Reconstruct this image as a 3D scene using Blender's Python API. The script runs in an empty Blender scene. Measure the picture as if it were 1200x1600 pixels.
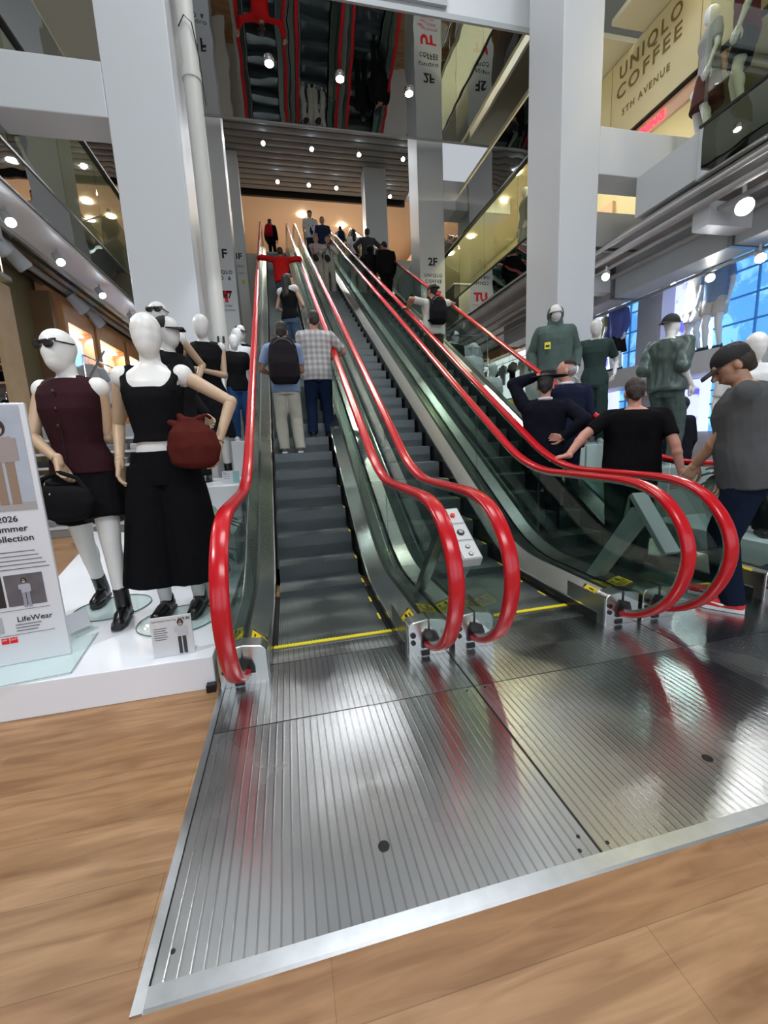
import bpy, math, random
from mathutils import Vector as V, Matrix, Euler, noise
random.seed(7)
PI = math.pi
R = math.radians
sc = bpy.context.scene
COL = sc.collection

# ------------------------------------------------------------------ camera
cam_d = bpy.data.cameras.new('camera'); cam = bpy.data.objects.new('camera', cam_d); COL.objects.link(cam)
cam_d.sensor_fit = 'VERTICAL'; cam_d.sensor_height = 36.0; cam_d.lens = 36.0*652/1600
cam_d.clip_start = 0.05; cam_d.clip_end = 200
_X = V((0.9737, -0.2226, -0.0461)); _Zf = V((0.2121, 0.9618, -0.1736))
_Zf.normalize(); _X = (_X - _X.dot(_Zf)*_Zf).normalized(); _U = _X.cross(_Zf)
M = Matrix((( _X.x, _U.x, -_Zf.x, 0), (_X.y, _U.y, -_Zf.y, 0), (_X.z, _U.z, -_Zf.z, 1.25), (0, 0, 0, 1)))
cam.matrix_world = M
sc.camera = cam

# ------------------------------------------------------------------ world, exposure
w = bpy.data.worlds.new('world'); sc.world = w; w.use_nodes = True
bg = w.node_tree.nodes['Background']; bg.inputs[0].default_value = (0.88, 0.93, 1.0, 1); bg.inputs[1].default_value = 0.40
sc.view_settings.view_transform = 'Standard'; sc.view_settings.look = 'None'
sc.view_settings.exposure = 0.47; sc.view_settings.gamma = 1.0; sc.view_settings.use_curve_mapping = False

# ------------------------------------------------------------------ big lights (unseen fills added over void and entrance, display spots)
def area(name, loc, size, power, col=(1, 1, 1), rot=(0, 0, 0), sy=None):
    l = bpy.data.lights.new(name, 'AREA'); l.shape = 'RECTANGLE'; l.size = size; l.size_y = sy or size
    l.energy = power; l.color = col
    o = bpy.data.objects.new(name, l); COL.objects.link(o); o.location = loc; o.rotation_euler = rot
    return o
def spot(name, loc, target, power, ang=60, col=(1, 1, 1), blend=.5, rad=.06):
    l = bpy.data.lights.new(name, 'SPOT'); l.energy = power; l.color = col; l.spot_size = R(ang); l.spot_blend = blend; l.shadow_soft_size = rad
    o = bpy.data.objects.new(name, l); COL.objects.link(o); o.location = loc
    o.rotation_euler = (V(target)-V(loc)).to_track_quat('-Z', 'Y').to_euler(); return o
area('atrium_fill', (1.8, 3.2, 11.6), 5.0, 420, (.92, .96, 1.0), sy=4.0)  # added fill for the overall ambient light, out of view
area('entrance_fill', (1.5, -2.2, 6.0), 4.0, 150, (.95, .97, 1.0), (R(18), 0, 0), sy=1.5)  # added fill, unseen behind and above the camera
spot('platform_spot', (-2.4, 1.2, 4.2), (-1.2, 2.9, .2), 150, 48, (.95, .97, 1))
spot('platform_spot_right', (4.8, 2.0, 4.4), (4.3, 4.2, .6), 140, 60, (.95, .97, 1))
spot('group_spot', (-.1, 4.6, 4.6), (-.62, 6.8, 2.2), 45, 40, (.95, .97, 1))

# ------------------------------------------------------------------ materials
MT = {}
def mat(name, col, rough=.5, metal=0, emit=0, spec=.5, bump=0, bscale=40, trans=0, sheen=0, coat=0, vary=0):
    if name in MT: return MT[name]
    m = bpy.data.materials.new(name); m.use_nodes = True; nt = m.node_tree; b = nt.nodes['Principled BSDF']
    b.inputs['Base Color'].default_value = (*col, 1); b.inputs['Roughness'].default_value = rough
    b.inputs['Metallic'].default_value = metal; b.inputs['Specular IOR Level'].default_value = spec
    if coat: b.inputs['Coat Weight'].default_value = coat; b.inputs['Coat Roughness'].default_value = .08
    if sheen: b.inputs['Sheen Weight'].default_value = sheen
    if emit: b.inputs['Emission Color'].default_value = (*col, 1); b.inputs['Emission Strength'].default_value = emit
    if bump or vary:
        tc = nt.nodes.new('ShaderNodeTexCoord'); n = nt.nodes.new('ShaderNodeTexNoise'); n.inputs['Scale'].default_value = bscale; n.inputs['Detail'].default_value = 4
        nt.links.new(tc.outputs['Object'], n.inputs['Vector'])
        if bump:
            bp = nt.nodes.new('ShaderNodeBump'); bp.inputs['Strength'].default_value = bump; bp.inputs['Distance'].default_value = .01
            nt.links.new(n.outputs['Fac'], bp.inputs['Height']); nt.links.new(bp.outputs['Normal'], b.inputs['Normal'])
        if vary:
            mx = nt.nodes.new('ShaderNodeMixRGB'); mx.inputs[1].default_value = (*[c*(1-vary) for c in col], 1); mx.inputs[2].default_value = (*[min(1, c*(1+vary)) for c in col], 1)
            nt.links.new(n.outputs['Fac'], mx.inputs[0]); nt.links.new(mx.outputs[0], b.inputs['Base Color'])
    MT[name] = m; return m
def cloth(name, col, vary=.12): return mat('cloth_'+name, col, .9, spec=.08, bump=.5, bscale=14, vary=vary)
WHITE = mat('white_paint', (.66, .69, .715), .45, bump=.03, bscale=60)
WHITE2 = mat('white_laminate', (.86, .88, .92), .25)
GREYP = mat('grey_paint', (.42, .45, .46), .5)
PIPE = mat('pipe_paint', (.62, .62, .58), .4)
PIPEG = mat('grey_pipe_paint', (.40, .40, .40), .45)
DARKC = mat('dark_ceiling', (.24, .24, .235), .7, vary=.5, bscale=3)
BLACK = mat('black_plastic', (.008, .008, .009), .35)
RUBBER = mat('black_rubber', (.015, .02, .02), .5)
RED = mat('red_handrail', (.52, .008, .015), .20, spec=.5, coat=.0)
REDC = mat('red_print', (.75, .01, .02), .4)
YEL = mat('yellow_paint', (.85, .68, .02), .45, bump=.3, bscale=90, vary=.2)
YSTK = mat('yellow_sticker', (.95, .70, .03), .4)
STEEL = mat('brushed_steel', (.60, .61, .58), .27, 1, bump=.05, bscale=200, vary=.15)
STEELD = mat('dark_steel', (.30, .315, .31), .3, 1, vary=.2, bscale=8)
CHROME = mat('chrome_edge', (.85, .86, .86), .15, 1)
MIRROR = None
MWHITE = mat('mannequin_white', (.74, .735, .70), .38)
MBRIGHT = mat('mannequin_gloss_white', (.82, .84, .84), .35)
MWOOD = mat('mannequin_wood', (.52, .36, .23), .4, vary=.15, bscale=12)
LAMP = mat('lamp_glow', (1, .97, .9), .5, emit=40)
LAMPW = mat('warm_lamp_glow', (1, .86, .6), .5, emit=22)
LAMPB = mat('cool_lamp_glow', (.8, .9, 1), .5, emit=40)
GOLD = mat('bronze_letter', (.23, .15, .04), .4)
PEACH = mat('peach_wall', (.80, .66, .52), .5)
WOODP = mat('wood_trim', (.58, .30, .13), .45, vary=.2, bscale=4)
WOODL = mat('pale_wood', (.62, .45, .27), .45, vary=.15, bscale=5)
BROWN = mat('brown_panel', (.16, .095, .045), .5, vary=.2, bscale=3)
OLIVE = mat('olive_panel', (.17, .14, .06), .6)
CREAM = mat('cream_wall', (.72, .66, .42), .5)
LEAF = mat('leaf_green', (.03, .10, .05), .4, vary=.4, bscale=25)
LEAFD = mat('leaf_dark', (.02, .035, .03), .3, vary=.4, bscale=25)
def hexm(n, c, r=.5, **k): return mat(n, c, r, **k)

def glassmat(name, tint, refl=.12, rough=.02):
    m = bpy.data.materials.new(name); m.use_nodes = True; nt = m.node_tree; nt.nodes.clear()
    out = nt.nodes.new('ShaderNodeOutputMaterial'); t = nt.nodes.new('ShaderNodeBsdfTransparent'); t.inputs[0].default_value = (*tint, 1)
    g = nt.nodes.new('ShaderNodeBsdfGlossy'); g.inputs['Roughness'].default_value = rough; g.inputs['Color'].default_value = (.9, .95, .93, 1)
    f = nt.nodes.new('ShaderNodeFresnel'); f.inputs[0].default_value = 1.5
    a = nt.nodes.new('ShaderNodeMath'); a.operation = 'MAXIMUM'; a.inputs[1].default_value = refl
    mx = nt.nodes.new('ShaderNodeMixShader')
    nt.links.new(f.outputs[0], a.inputs[0]); ge = nt.nodes.new('ShaderNodeNewGeometry'); iv = nt.nodes.new('ShaderNodeMath'); iv.operation = 'SUBTRACT'; iv.inputs[0].default_value = 1; nt.links.new(ge.outputs['Backfacing'], iv.inputs[1])
    ml = nt.nodes.new('ShaderNodeMath'); ml.operation = 'MULTIPLY'; nt.links.new(a.outputs[0], ml.inputs[0]); nt.links.new(iv.outputs[0], ml.inputs[1]); nt.links.new(ml.outputs[0], mx.inputs[0]); nt.links.new(t.outputs[0], mx.inputs[1]); nt.links.new(g.outputs[0], mx.inputs[2]); nt.links.new(mx.outputs[0], out.inputs[0])
    return m
GLASS = glassmat('green_tinted_glass', (.66, .74, .71), .06)
GLASSC = glassmat('clear_glass', (.93, .97, .96), .05)
GLASSG = glassmat('gallery_glass', (.80, .82, .72), .10)
GLASSL = glassmat('reflective_gallery_glass', (.62, .66, .62), .42)
m = bpy.data.materials.new('mirror_foil'); m.use_nodes = True; nt = m.node_tree; b = nt.nodes['Principled BSDF']
b.inputs['Base Color'].default_value = (.62, .64, .64, 1); b.inputs['Metallic'].default_value = 1; b.inputs['Roughness'].default_value = .015
tc = nt.nodes.new('ShaderNodeTexCoord'); n = nt.nodes.new('ShaderNodeTexNoise'); n.inputs['Scale'].default_value = 1.4; n.inputs['Detail'].default_value = 1
bp = nt.nodes.new('ShaderNodeBump'); bp.inputs['Strength'].default_value = .10; bp.inputs['Distance'].default_value = .05
nt.links.new(tc.outputs['Object'], n.inputs['Vector']); nt.links.new(n.outputs['Fac'], bp.inputs['Height']); nt.links.new(bp.outputs['Normal'], b.inputs['Normal']); MIRROR = m

def wood_floor():
    m = bpy.data.materials.new('wood_floor'); m.use_nodes = True; nt = m.node_tree; b = nt.nodes['Principled BSDF']; L = nt.links
    tc = nt.nodes.new('ShaderNodeTexCoord')
    br = nt.nodes.new('ShaderNodeTexBrick'); br.inputs['Scale'].default_value = 1; br.inputs['Brick Width'].default_value = 1.25; br.inputs['Row Height'].default_value = .235
    br.inputs['Mortar Size'].default_value = .0012; br.inputs['Mortar Smooth'].default_value = .3; br.offset = .37; br.offset_frequency = 2
    br.inputs['Color1'].default_value = (.37, .20, .095, 1); br.inputs['Color2'].default_value = (.47, .28, .145, 1); br.inputs['Mortar'].default_value = (.26, .15, .08, 1)
    L.new(tc.outputs['Object'], br.inputs['Vector'])
    mp = nt.nodes.new('ShaderNodeMapping'); mp.inputs['Scale'].default_value = (1.2, 11, 1); L.new(tc.outputs['Object'], mp.inputs['Vector'])
    n = nt.nodes.new('ShaderNodeTexNoise'); n.inputs['Scale'].default_value = 2.2; n.inputs['Detail'].default_value = 7; n.inputs['Distortion'].default_value = .8; L.new(mp.outputs[0], n.inputs['Vector'])
    cr = nt.nodes.new('ShaderNodeValToRGB'); cr.color_ramp.elements[0].position = .34; cr.color_ramp.elements[0].color = (.66, .60, .55, 1); cr.color_ramp.elements[1].position = .66; cr.color_ramp.elements[1].color = (1.0, 1.0, 1.0, 1)
    L.new(n.outputs['Fac'], cr.inputs[0])
    n2 = nt.nodes.new('ShaderNodeTexNoise'); n2.inputs['Scale'].default_value = 3.2; n2.inputs['Detail'].default_value = 3
    mp2 = nt.nodes.new('ShaderNodeMapping'); mp2.inputs['Scale'].default_value = (.8, 2, 1); L.new(tc.outputs['Object'], mp2.inputs['Vector']); L.new(mp2.outputs[0], n2.inputs['Vector'])
    cr2 = nt.nodes.new('ShaderNodeValToRGB'); cr2.color_ramp.elements[0].position = .3; cr2.color_ramp.elements[0].color = (.72, .66, .6, 1); cr2.color_ramp.elements[1].position = .45; cr2.color_ramp.elements[1].color = (1, 1, 1, 1); L.new(n2.outputs['Fac'], cr2.inputs[0])
    m1 = nt.nodes.new('ShaderNodeMixRGB'); m1.blend_type = 'MULTIPLY'; m1.inputs[0].default_value = 1; L.new(br.outputs['Color'], m1.inputs[1]); L.new(cr.outputs[0], m1.inputs[2])
    m2 = nt.nodes.new('ShaderNodeMixRGB'); m2.blend_type = 'MULTIPLY'; m2.inputs[0].default_value = .8; L.new(m1.outputs[0], m2.inputs[1]); L.new(cr2.outputs[0], m2.inputs[2])
    L.new(m2.outputs[0], b.inputs['Base Color']); b.inputs['Roughness'].default_value = .42; b.inputs['Specular IOR Level'].default_value = .35
    return m
WOODF = wood_floor()

def ridged(name, col, sp, rough, axis='X', depth=.0025, sheen=(.18, .3)):
    """metal with fine ridges running away from the comb (axis = across)."""
    m = bpy.data.materials.new(name); m.use_nodes = True; nt = m.node_tree; b = nt.nodes['Principled BSDF']; L = nt.links
    b.inputs['Base Color'].default_value = (*col, 1); b.inputs['Metallic'].default_value = 1
    tc = nt.nodes.new('ShaderNodeTexCoord'); wv = nt.nodes.new('ShaderNodeTexWave'); wv.bands_direction = axis; wv.inputs['Scale'].default_value = 2*PI/20/sp; wv.inputs['Distortion'].default_value = 0
    L.new(tc.outputs['Object'], wv.inputs['Vector'])
    pw = nt.nodes.new('ShaderNodeMath'); pw.operation = 'POWER'; pw.inputs[1].default_value = 9; L.new(wv.outputs['Fac'], pw.inputs[0])
    bp = nt.nodes.new('ShaderNodeBump'); bp.inputs['Strength'].default_value = .6; bp.inputs['Distance'].default_value = depth
    L.new(pw.outputs[0], bp.inputs['Height']); L.new(bp.outputs['Normal'], b.inputs['Normal'])
    n = nt.nodes.new('ShaderNodeTexNoise'); n.inputs['Scale'].default_value = 1.6; n.inputs['Detail'].default_value = 5; n.inputs['Distortion'].default_value = .5; L.new(tc.outputs['Object'], n.inputs['Vector'])
    mr = nt.nodes.new('ShaderNodeMapRange'); mr.inputs[1].default_value = .3; mr.inputs[2].default_value = .7; mr.inputs[3].default_value = rough-.03; mr.inputs[4].default_value = rough+.04
    L.new(n.outputs['Fac'], mr.inputs[0]); L.new(mr.outputs[0], b.inputs['Roughness'])
    b.inputs['Anisotropic'].default_value = .5
    mx = nt.nodes.new('ShaderNodeMixRGB'); mx.inputs[1].default_value = (*[c*.75 for c in col], 1); mx.inputs[2].default_value = (*[c*1.15 for c in col], 1); L.new(n.outputs['Fac'], mx.inputs[0])
    mx2 = nt.nodes.new('ShaderNodeMixRGB'); mx2.blend_type = 'MULTIPLY'; mx2.inputs[0].default_value = .35; L.new(mx.outputs[0], mx2.inputs[1])
    inv = nt.nodes.new('ShaderNodeMath'); inv.operation = 'SUBTRACT'; inv.inputs[0].default_value = 1; L.new(pw.outputs[0], inv.inputs[1]); L.new(inv.outputs[0], mx2.inputs[2])
    L.new(mx2.outputs[0], b.inputs['Base Color'])
    return m
PLATE = ridged('ridged_steel_plate', (.64, .65, .65), .030, .25, depth=.0005)
TREAD = ridged('step_tread', (.22, .245, .25), .0115, .42, depth=.006)

# ------------------------------------------------------------------ mesh helpers
ORD = ['first', 'second', 'third', 'fourth', 'fifth', 'sixth', 'seventh', 'eighth', 'ninth', 'tenth', 'eleventh', 'twelfth', 'thirteenth', 'last']
class MB:
    def __init__(s): s.v = []; s.f = []
    def add(s, vs, fs):
        o = len(s.v); s.v += [tuple(p) for p in vs]; s.f += [tuple(i+o for i in f) for f in fs]; return s
    def box(s, a, b, M=None):
        x0, y0, z0 = a; x1, y1, z1 = b
        vs = [V(p) for p in ((x0,y0,z0),(x1,y0,z0),(x1,y1,z0),(x0,y1,z0),(x0,y0,z1),(x1,y0,z1),(x1,y1,z1),(x0,y1,z1))]
        if M: vs = [M @ p for p in vs]
        return s.add(vs, [(0,3,2,1),(4,5,6,7),(0,1,5,4),(1,2,6,5),(2,3,7,6),(3,0,4,7)])
    def rings(s, rings, cap=True):
        n = len(rings[0]); vs = [p for r in rings for p in r]; fs = []
        for i in range(len(rings)-1):
            for j in range(n):
                k = (j+1) % n; fs.append((i*n+j, i*n+k, (i+1)*n+k, (i+1)*n+j))
        if cap: fs.append(tuple(reversed(range(n)))); fs.append(tuple((len(rings)-1)*n+j for j in range(n)))
        return s.add(vs, fs)
    def cone(s, a, b, ra, rb, seg=14, round_=False, flat=1.0, fdir=None):
        a = V(a); b = V(b); d = b-a; L = d.length
        if L < 1e-6: d = V((0,0,1)); L = 1e-6
        d = d/L; u = V(fdir) if fdir else (V((1,0,0)) if abs(d.x) < .8 else V((0,1,0)))
        u = (u-u.dot(d)*d).normalized(); w_ = d.cross(u)
        st = []
        if round_:
            for t in (-.95, -.7, -.35): st.append((a+d*ra*t, ra*math.sqrt(1-t*t)))
        st += [(a, ra), (b, rb)]
        if round_:
            for t in (.35, .7, .95): st.append((b+d*rb*t, rb*math.sqrt(1-t*t)))
        rg = [[c+(u*math.cos(q)*r*flat + w_*math.sin(q)*r) for q in [2*PI*k/seg for k in range(seg)]] for c, r in st]
        return s.rings(rg)
    def cap(s, a, b, ra, rb=None, seg=14, **k): return s.cone(a, b, ra, ra if rb is None else rb, seg, True, **k)
    def ell(s, c, r, M=None, seg=20, n=12, t0=0, t1=PI):
        c = V(c); rg = []
        for i in range(n+1):
            t = t0+(t1-t0)*i/n; t = min(max(t, .04), PI-.04)
            rg.append([V((r[0]*math.sin(t)*math.cos(2*PI*j/seg), r[1]*math.sin(t)*math.sin(2*PI*j/seg), r[2]*math.cos(t))) for j in range(seg)])
        rg = [[c+((M @ p) if M else p) for p in q] for q in rg]
        rg.reverse(); return s.rings(rg)
    def loft(s, secs, seg=24, M=None, pw=2.0):
        """secs: (cx,cy,z,rx,ry) stacked upward"""
        rg = []
        for cx, cy, z, rx, ry in secs:
            q = []
            for j in range(seg):
                t = 2*PI*j/seg; c_, s_ = math.cos(t), math.sin(t)
                p = V((cx+rx*math.copysign(abs(c_)**(2/pw), c_), cy+ry*math.copysign(abs(s_)**(2/pw), s_), z)); q.append(M @ p if M else p)
            rg.append(q)
        return s.rings(rg)
    def prism_x(s, poly, x0, x1):
        """poly of (y,z) extruded along x"""
        n = len(poly); vs = [(x0, y, z) for y, z in poly]+[(x1, y, z) for y, z in poly]
        fs = [tuple(range(n)), tuple(reversed(range(n, 2*n)))]+[(i, i+n, (i+1) % n+n, (i+1) % n) for i in range(n)]
        return s.add(vs, fs)
    def prism_z(s, poly, z0, z1):
        n = len(poly); vs = [(x, y, z0) for x, y in poly]+[(x, y, z1) for x, y in poly]
        fs = [tuple(reversed(range(n))), tuple(range(n, 2*n))]+[(i, (i+1) % n, (i+1) % n+n, i+n) for i in range(n)]
        return s.add(vs, fs)
    def tube(s, pts, r, seg=10, closed=False):
        pts = [V(p) for p in pts]; rg = []; u = None
        for i, p in enumerate(pts):
            d = (pts[min(i+1, len(pts)-1)]-pts[max(i-1, 0)]).normalized()
            if u is None: u = V((1,0,0)) if abs(d.x) < .8 else V((0,1,0))
            u = (u-u.dot(d)*d).normalized(); w_ = d.cross(u); rr = r[i] if isinstance(r, (list, tuple)) else r
            rg.append([p+(u*math.cos(q)+w_*math.sin(q))*rr for q in [2*PI*k/seg for k in range(seg)]])
        return s.rings(rg)
    def mesh(s, name, smooth=True, ang=40):
        me = bpy.data.meshes.new(name); me.from_pydata(s.v, [], s.f); me.validate()
        import bmesh
        bm = bmesh.new(); bm.from_mesh(me); bmesh.ops.recalc_face_normals(bm, faces=bm.faces); bm.to_mesh(me); bm.free()
        if smooth:
            me.polygons.foreach_set('use_smooth', [True]*len(me.polygons))
            me.set_sharp_from_angle(angle=R(ang))
        return me
    def obj(s, name, m, parent=None, smooth=True, bevel=0, M=None, ang=40):
        me = s.mesh(name, smooth, ang); return link(name, me, m, parent, bevel)
def link(name, me, m, parent=None, bevel=0):
    o = bpy.data.objects.new(name, me); COL.objects.link(o)
    if m is not None:
        me.materials.clear(); me.materials.append(m)
    if parent: o.parent = parent
    if bevel:
        bv = o.modifiers.new('bevel', 'BEVEL'); bv.width = bevel; bv.segments = 2; bv.limit_method = 'ANGLE'
    return o
def thing(name, label, cat, loc=(0,0,0), rz=0, group=None):
    o = bpy.data.objects.new(name, None); COL.objects.link(o); o.location = loc; o.rotation_euler = (0, 0, rz); o.empty_display_size = .1
    o['label'] = label; o['category'] = cat
    if group: o['group'] = group
    return o
def tag(o, label, cat, group=None, kind=None):
    o['label'] = label; o['category'] = cat
    if group: o['group'] = group
    if kind: o['kind'] = kind
    return o
def struct(o): o['kind'] = 'structure'; return o
def text(txt, size, m, parent, M, name='lettering', ext=.002, align='LEFT', sp=1.0, bold=0):
    c = bpy.data.curves.new(name, 'FONT'); c.body = txt; c.size = size; c.extrude = ext; c.align_x = align; c.space_character = sp; c.offset = bold; c.resolution_u = 3
    o = bpy.data.objects.new(name, c); COL.objects.link(o)
    me = bpy.data.meshes.new_from_object(o.evaluated_get(bpy.context.evaluated_depsgraph_get())); bpy.data.objects.remove(o)
    me.transform(M); return link(name, me, m, parent)
def frontM(x, y, z, rz=0, rx=90): return Matrix.Translation((x, y, z)) @ Matrix.Rotation(rz, 4, 'Z') @ Matrix.Rotation(R(rx), 4, 'X')
def remesh(mb, voxel, smooth=3, amp=0, freq=9, fac=.6, seed=0):
    me = mb.mesh('tmp', False); o = bpy.data.objects.new('tmp', me); COL.objects.link(o)
    r = o.modifiers.new('r', 'REMESH'); r.mode = 'VOXEL'; r.voxel_size = voxel; r.adaptivity = 0
    if smooth: sm = o.modifiers.new('s', 'SMOOTH'); sm.iterations = smooth; sm.factor = fac
    dg = bpy.context.evaluated_depsgraph_get(); out = bpy.data.meshes.new_from_object(o.evaluated_get(dg))
    bpy.data.objects.remove(o); bpy.data.meshes.remove(me)
    if amp:
        off = V((seed*3.1, seed*1.7, seed*.9)); ns = [v.normal.copy() for v in out.vertices]
        for v, nn in zip(out.vertices, ns):
            p = v.co; q = V((p.x*freq, p.y*freq, p.z*freq*.55))+off
            v.co = p + nn*amp*(noise.noise(q)+.5*noise.noise(q*2.3))
    out.polygons.foreach_set('use_smooth', [True]*len(out.polygons)); return out
def join_meshes(mes):
    vs = []; fs = []
    for me in mes:
        o = len(vs); vs += [tuple(v.co) for v in me.vertices]; fs += [tuple(i+o for i in p.vertices) for p in me.polygons]
    me = bpy.data.meshes.new('body'); me.from_pydata(vs, [], fs); me.polygons.foreach_set('use_smooth', [True]*len(fs)); return me

# ================================================================== STRUCTURE
struct(MB().box((-9, -4, -.2), (12, 19.2, 0)).obj('floor', WOODF, smooth=False))
struct(MB().box((-9, -4.1, -.2), (-8.9, 32, 12.2)).obj('wall_left', CREAM, smooth=False))
struct(MB().box((11.9, -4.1, -.2), (12, 32, 12.2)).obj('wall_right', WHITE, smooth=False))
struct(MB().box((-9, 31, -.2), (12, 31.2, 12.2)).obj('wall_back', PEACH, smooth=False))
struct(MB().box((-9, -4.2, -.2), (12, -4.1, 12.2)).obj('wall_front', mat('street_wall', (.50, .52, .54), .5), smooth=False))
for k in range(5):
    struct(MB().box((-6.5+k*3.6, -4.1, .6), (-3.6+k*3.6, -4.04, 3.6)).obj('window_%d' % (k+1), mat('shopfront_fill_glow', (.75, .85, 1), .3, emit=.9), smooth=False))  # unseen glowing panes added behind the camera to feed steel reflections
struct(MB().box((-9, -4, 12.0), (12, 15.4, 12.2)).obj('ceiling', mat('white_ceiling', (.70, .74, .78), .6), smooth=False))
struct(MB().box((-9, 20.6, 12.0), (12, 31.2, 12.2)).obj('ceiling', PEACH, smooth=False))
# upper landing the escalators arrive at
o = MB().box((-9, 19.3, 8.55), (12, 31, 8.9)).obj('floor', mat('landing_floor', (.45, .36, .28), .35), smooth=False); struct(o)
o = MB().box((-9, 19.2, 0), (12, 19.3, 8.9)).obj('wall_back', mat('white_wall', (.62, .60, .55), .5), smooth=False); struct(o)
# back wall panels of the landing
t = thing('wall_panel', 'pale peach wood wall panel at the back of the upper landing', 'wall panel', (2.3, 30.9, 8.9))
MB().box((-3.3, -.12, 3.0), (3.0, 0, 4.1)).obj('panel', mat('plywood_warm', (.60, .40, .24), .5, vary=.25, bscale=2), t, False)
t = thing('ceiling_beam', 'warm lit slanted wooden ceiling beam above the upper landing behind the far column', 'beam', (8.0, 26, 11.2))
MB().box((-.35, -4, -.2), (.35, 4, .15)).obj('beam', mat('warm_beam', (.72, .52, .36), .5), t, False, M=None)
t = thing('ceiling_beam', 'slim warm ceiling beam further right above the upper landing', 'beam', (9.6, 26, 11.4))
MB().box((-.25, -4, -.2), (.25, 4, .15)).obj('beam', MT['warm_beam'], t, False)
for i, (x, y) in enumerate(((2.1, 24), (3.6, 23.2), (5.4, 25.5), (1.6, 22.4))):
    c = MB().cone((0,0,0), (0,0,.06), .16, .16, 20).obj('recessed_ceiling_light', LAMPW, smooth=True)
    area('recessed_light', (x, y, 11.92), .28, 75, (1,.86,.7)); c.location = (x, y, 11.93); tag(c, ['round warm recessed light left of centre over the upper landing', 'round warm recessed light in the middle over the upper landing', 'round warm recessed light nearest the far column over the landing', 'round warm recessed light closest to the slats over the landing'][i], 'ceiling light', 'recessed lights over the upper landing')

# slatted ceiling
t = thing('slatted_ceiling', 'grey ceiling of wide parallel metal slats above the top of the escalators', 'slatted ceiling', (1.6, 15.4, 12.0))
SL = mat('slat_grey', (.24, .25, .26), .45, 0, vary=.15, bscale=3)
for i, (x, y) in enumerate(((-4.2, 6.0), (-4.4, 10.0), (-4.2, 14.0))):
    c = MB().cone((0,0,0), (0,0,.03), .12, .12, 16).obj('recessed_ceiling_light', LAMPW); c.location = (x, y, 7.59); area('recessed_light', (x, y, 7.585), .22, 30, (1,.92,.78))
    tag(c, 'round warm recessed light in the left upper gallery ceiling, '+['nearest','middle','farthest'][i], 'ceiling light', 'recessed lights of the left gallery')
for k in range(15):
    y = .0+k*.345
    MB().loft([(0,0,0,.01,.01)]) if False else None
    a = [(y, .12), (y+.02, -.02), (y+.10, -.06), (y+.22, -.06), (y+.28, .0), (y+.29, .12)]
    MB().prism_x(a, -3.2, 4.6).obj('slat', SL, t, True)
MB().box((-3.2, -.2, .13), (4.6, 5.3, .2)).obj('backing', BLACK, t, False)
MB().box((-3.2, 5.18, -.25), (4.6, 5.3, .2)).obj('edge_trim', BLACK, t, False)
slots = [(-.55, 1.9), (1.15, 1.95), (2.9, 2.0), (-.1, 4.1), (1.15, 4.15), (2.3, 4.2), (4.0, 2.0), (4.35, 2.0), (4.1, 4.5)]
spn = ['front row leftmost', 'front row second from the left', 'front row third from the left', 'back row leftmost', 'back row middle', 'back row right, left of the far column', 'left of the pair by the 2F column', 'right of the pair by the 2F column', 'single one low between the two right columns']
def spotlight(x, y, z, aim, label, group, glow=LAMP, s=1.0, housing=None, beam=0, bc=(.95,.97,1)):
    t = thing('spotlight', label, 'spotlight', (x, y, z), 0, group)
    d = (V(aim)).normalized(); a = V((0, 0, -.10*s))
    MB().cap((0, 0, 0), (0, 0, -.08*s), .012*s, seg=8).obj('bracket', housing or GREYP, t)
    MB().cone(a-d*.06*s, a+d*.09*s, .042*s, .05*s, 14).obj('lamp_body', housing or GREYP, t)
    MB().cone(a+d*.088*s, a+d*.096*s, .043*s, .043*s, 14).obj('lens', glow, t)
    if beam: q_ = V((x, y, z))+a+d*.13*s; spot('spot_beam', q_, q_+d, beam, 110, bc, .8, .08)
    return t
for (x, y), nme in zip(slots, spn):
    spotlight(1.6+x-.4 if x > 3.9 else 1.6+x-1.0, 15.4+y, 11.93, (.0, -.75, -.6), 'bright spotlight under the slatted ceiling, '+nme, 'spotlights under the slatted ceiling', LAMPB, 1.5, None, 60 if 'row' in nme else 0)

# mirrored bridge ceiling with its front fascia
t = thing('mirrored_ceiling', 'polished mirror ceiling panel showing the escalators upside down', 'mirror ceiling', (2.5, 9.1, 8.05))
MB().box((-3.9, -1.36, 0), (3.6, 1.40, .04)).obj('mirror_sheet', MIRROR, t, False)
MB().box((-3.9, 1.39, -.015), (3.6, 1.43, .30)).obj('rear_edge', GREYP, t, False)
MB().box((-3.9, -1.40, -.02), (3.6, -1.36, .06)).obj('front_edge', GREYP, t, False)
MB().box((-3.9, -1.36, .05), (3.6, 1.40, 1.1)).obj('slab', WHITE, t, False)
MB().box((-3.9, -1.42, .14), (.65, -1.37, .40)).obj('fascia', GREYP, t, False)
MB().box((-3.9, -1.44, .24), (.65, -1.40, .31)).obj('black_stripe', BLACK, t, False)  # plain black stripe along the grey fascia
for i, (px, lab) in enumerate(((.25, 'leftmost of the three round lamps in the mirror ceiling'), (1.55, 'middle of the three round lamps in the mirror ceiling'), (2.95, 'rightmost of the three round lamps in the mirror ceiling, near the 2F column'))):
    t = thing('downlight', lab, 'downlight', (px, 9.0+.12*i, 8.05), 0, 'downlights in the mirror ceiling')
    MB().cone((0,0,-.05), (0,0,0), .09, .10, 20).obj('ring', CHROME, t)
    MB().cone((0,0,-.056), (0,0,-.05), .075, .075, 20).obj('lens', LAMP, t)
    spot('downlight_beam', (px, 9.0+.12*i, 7.96), (px, 8.0, 0), 260, 75, (1, .95, .85), .6)

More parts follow.
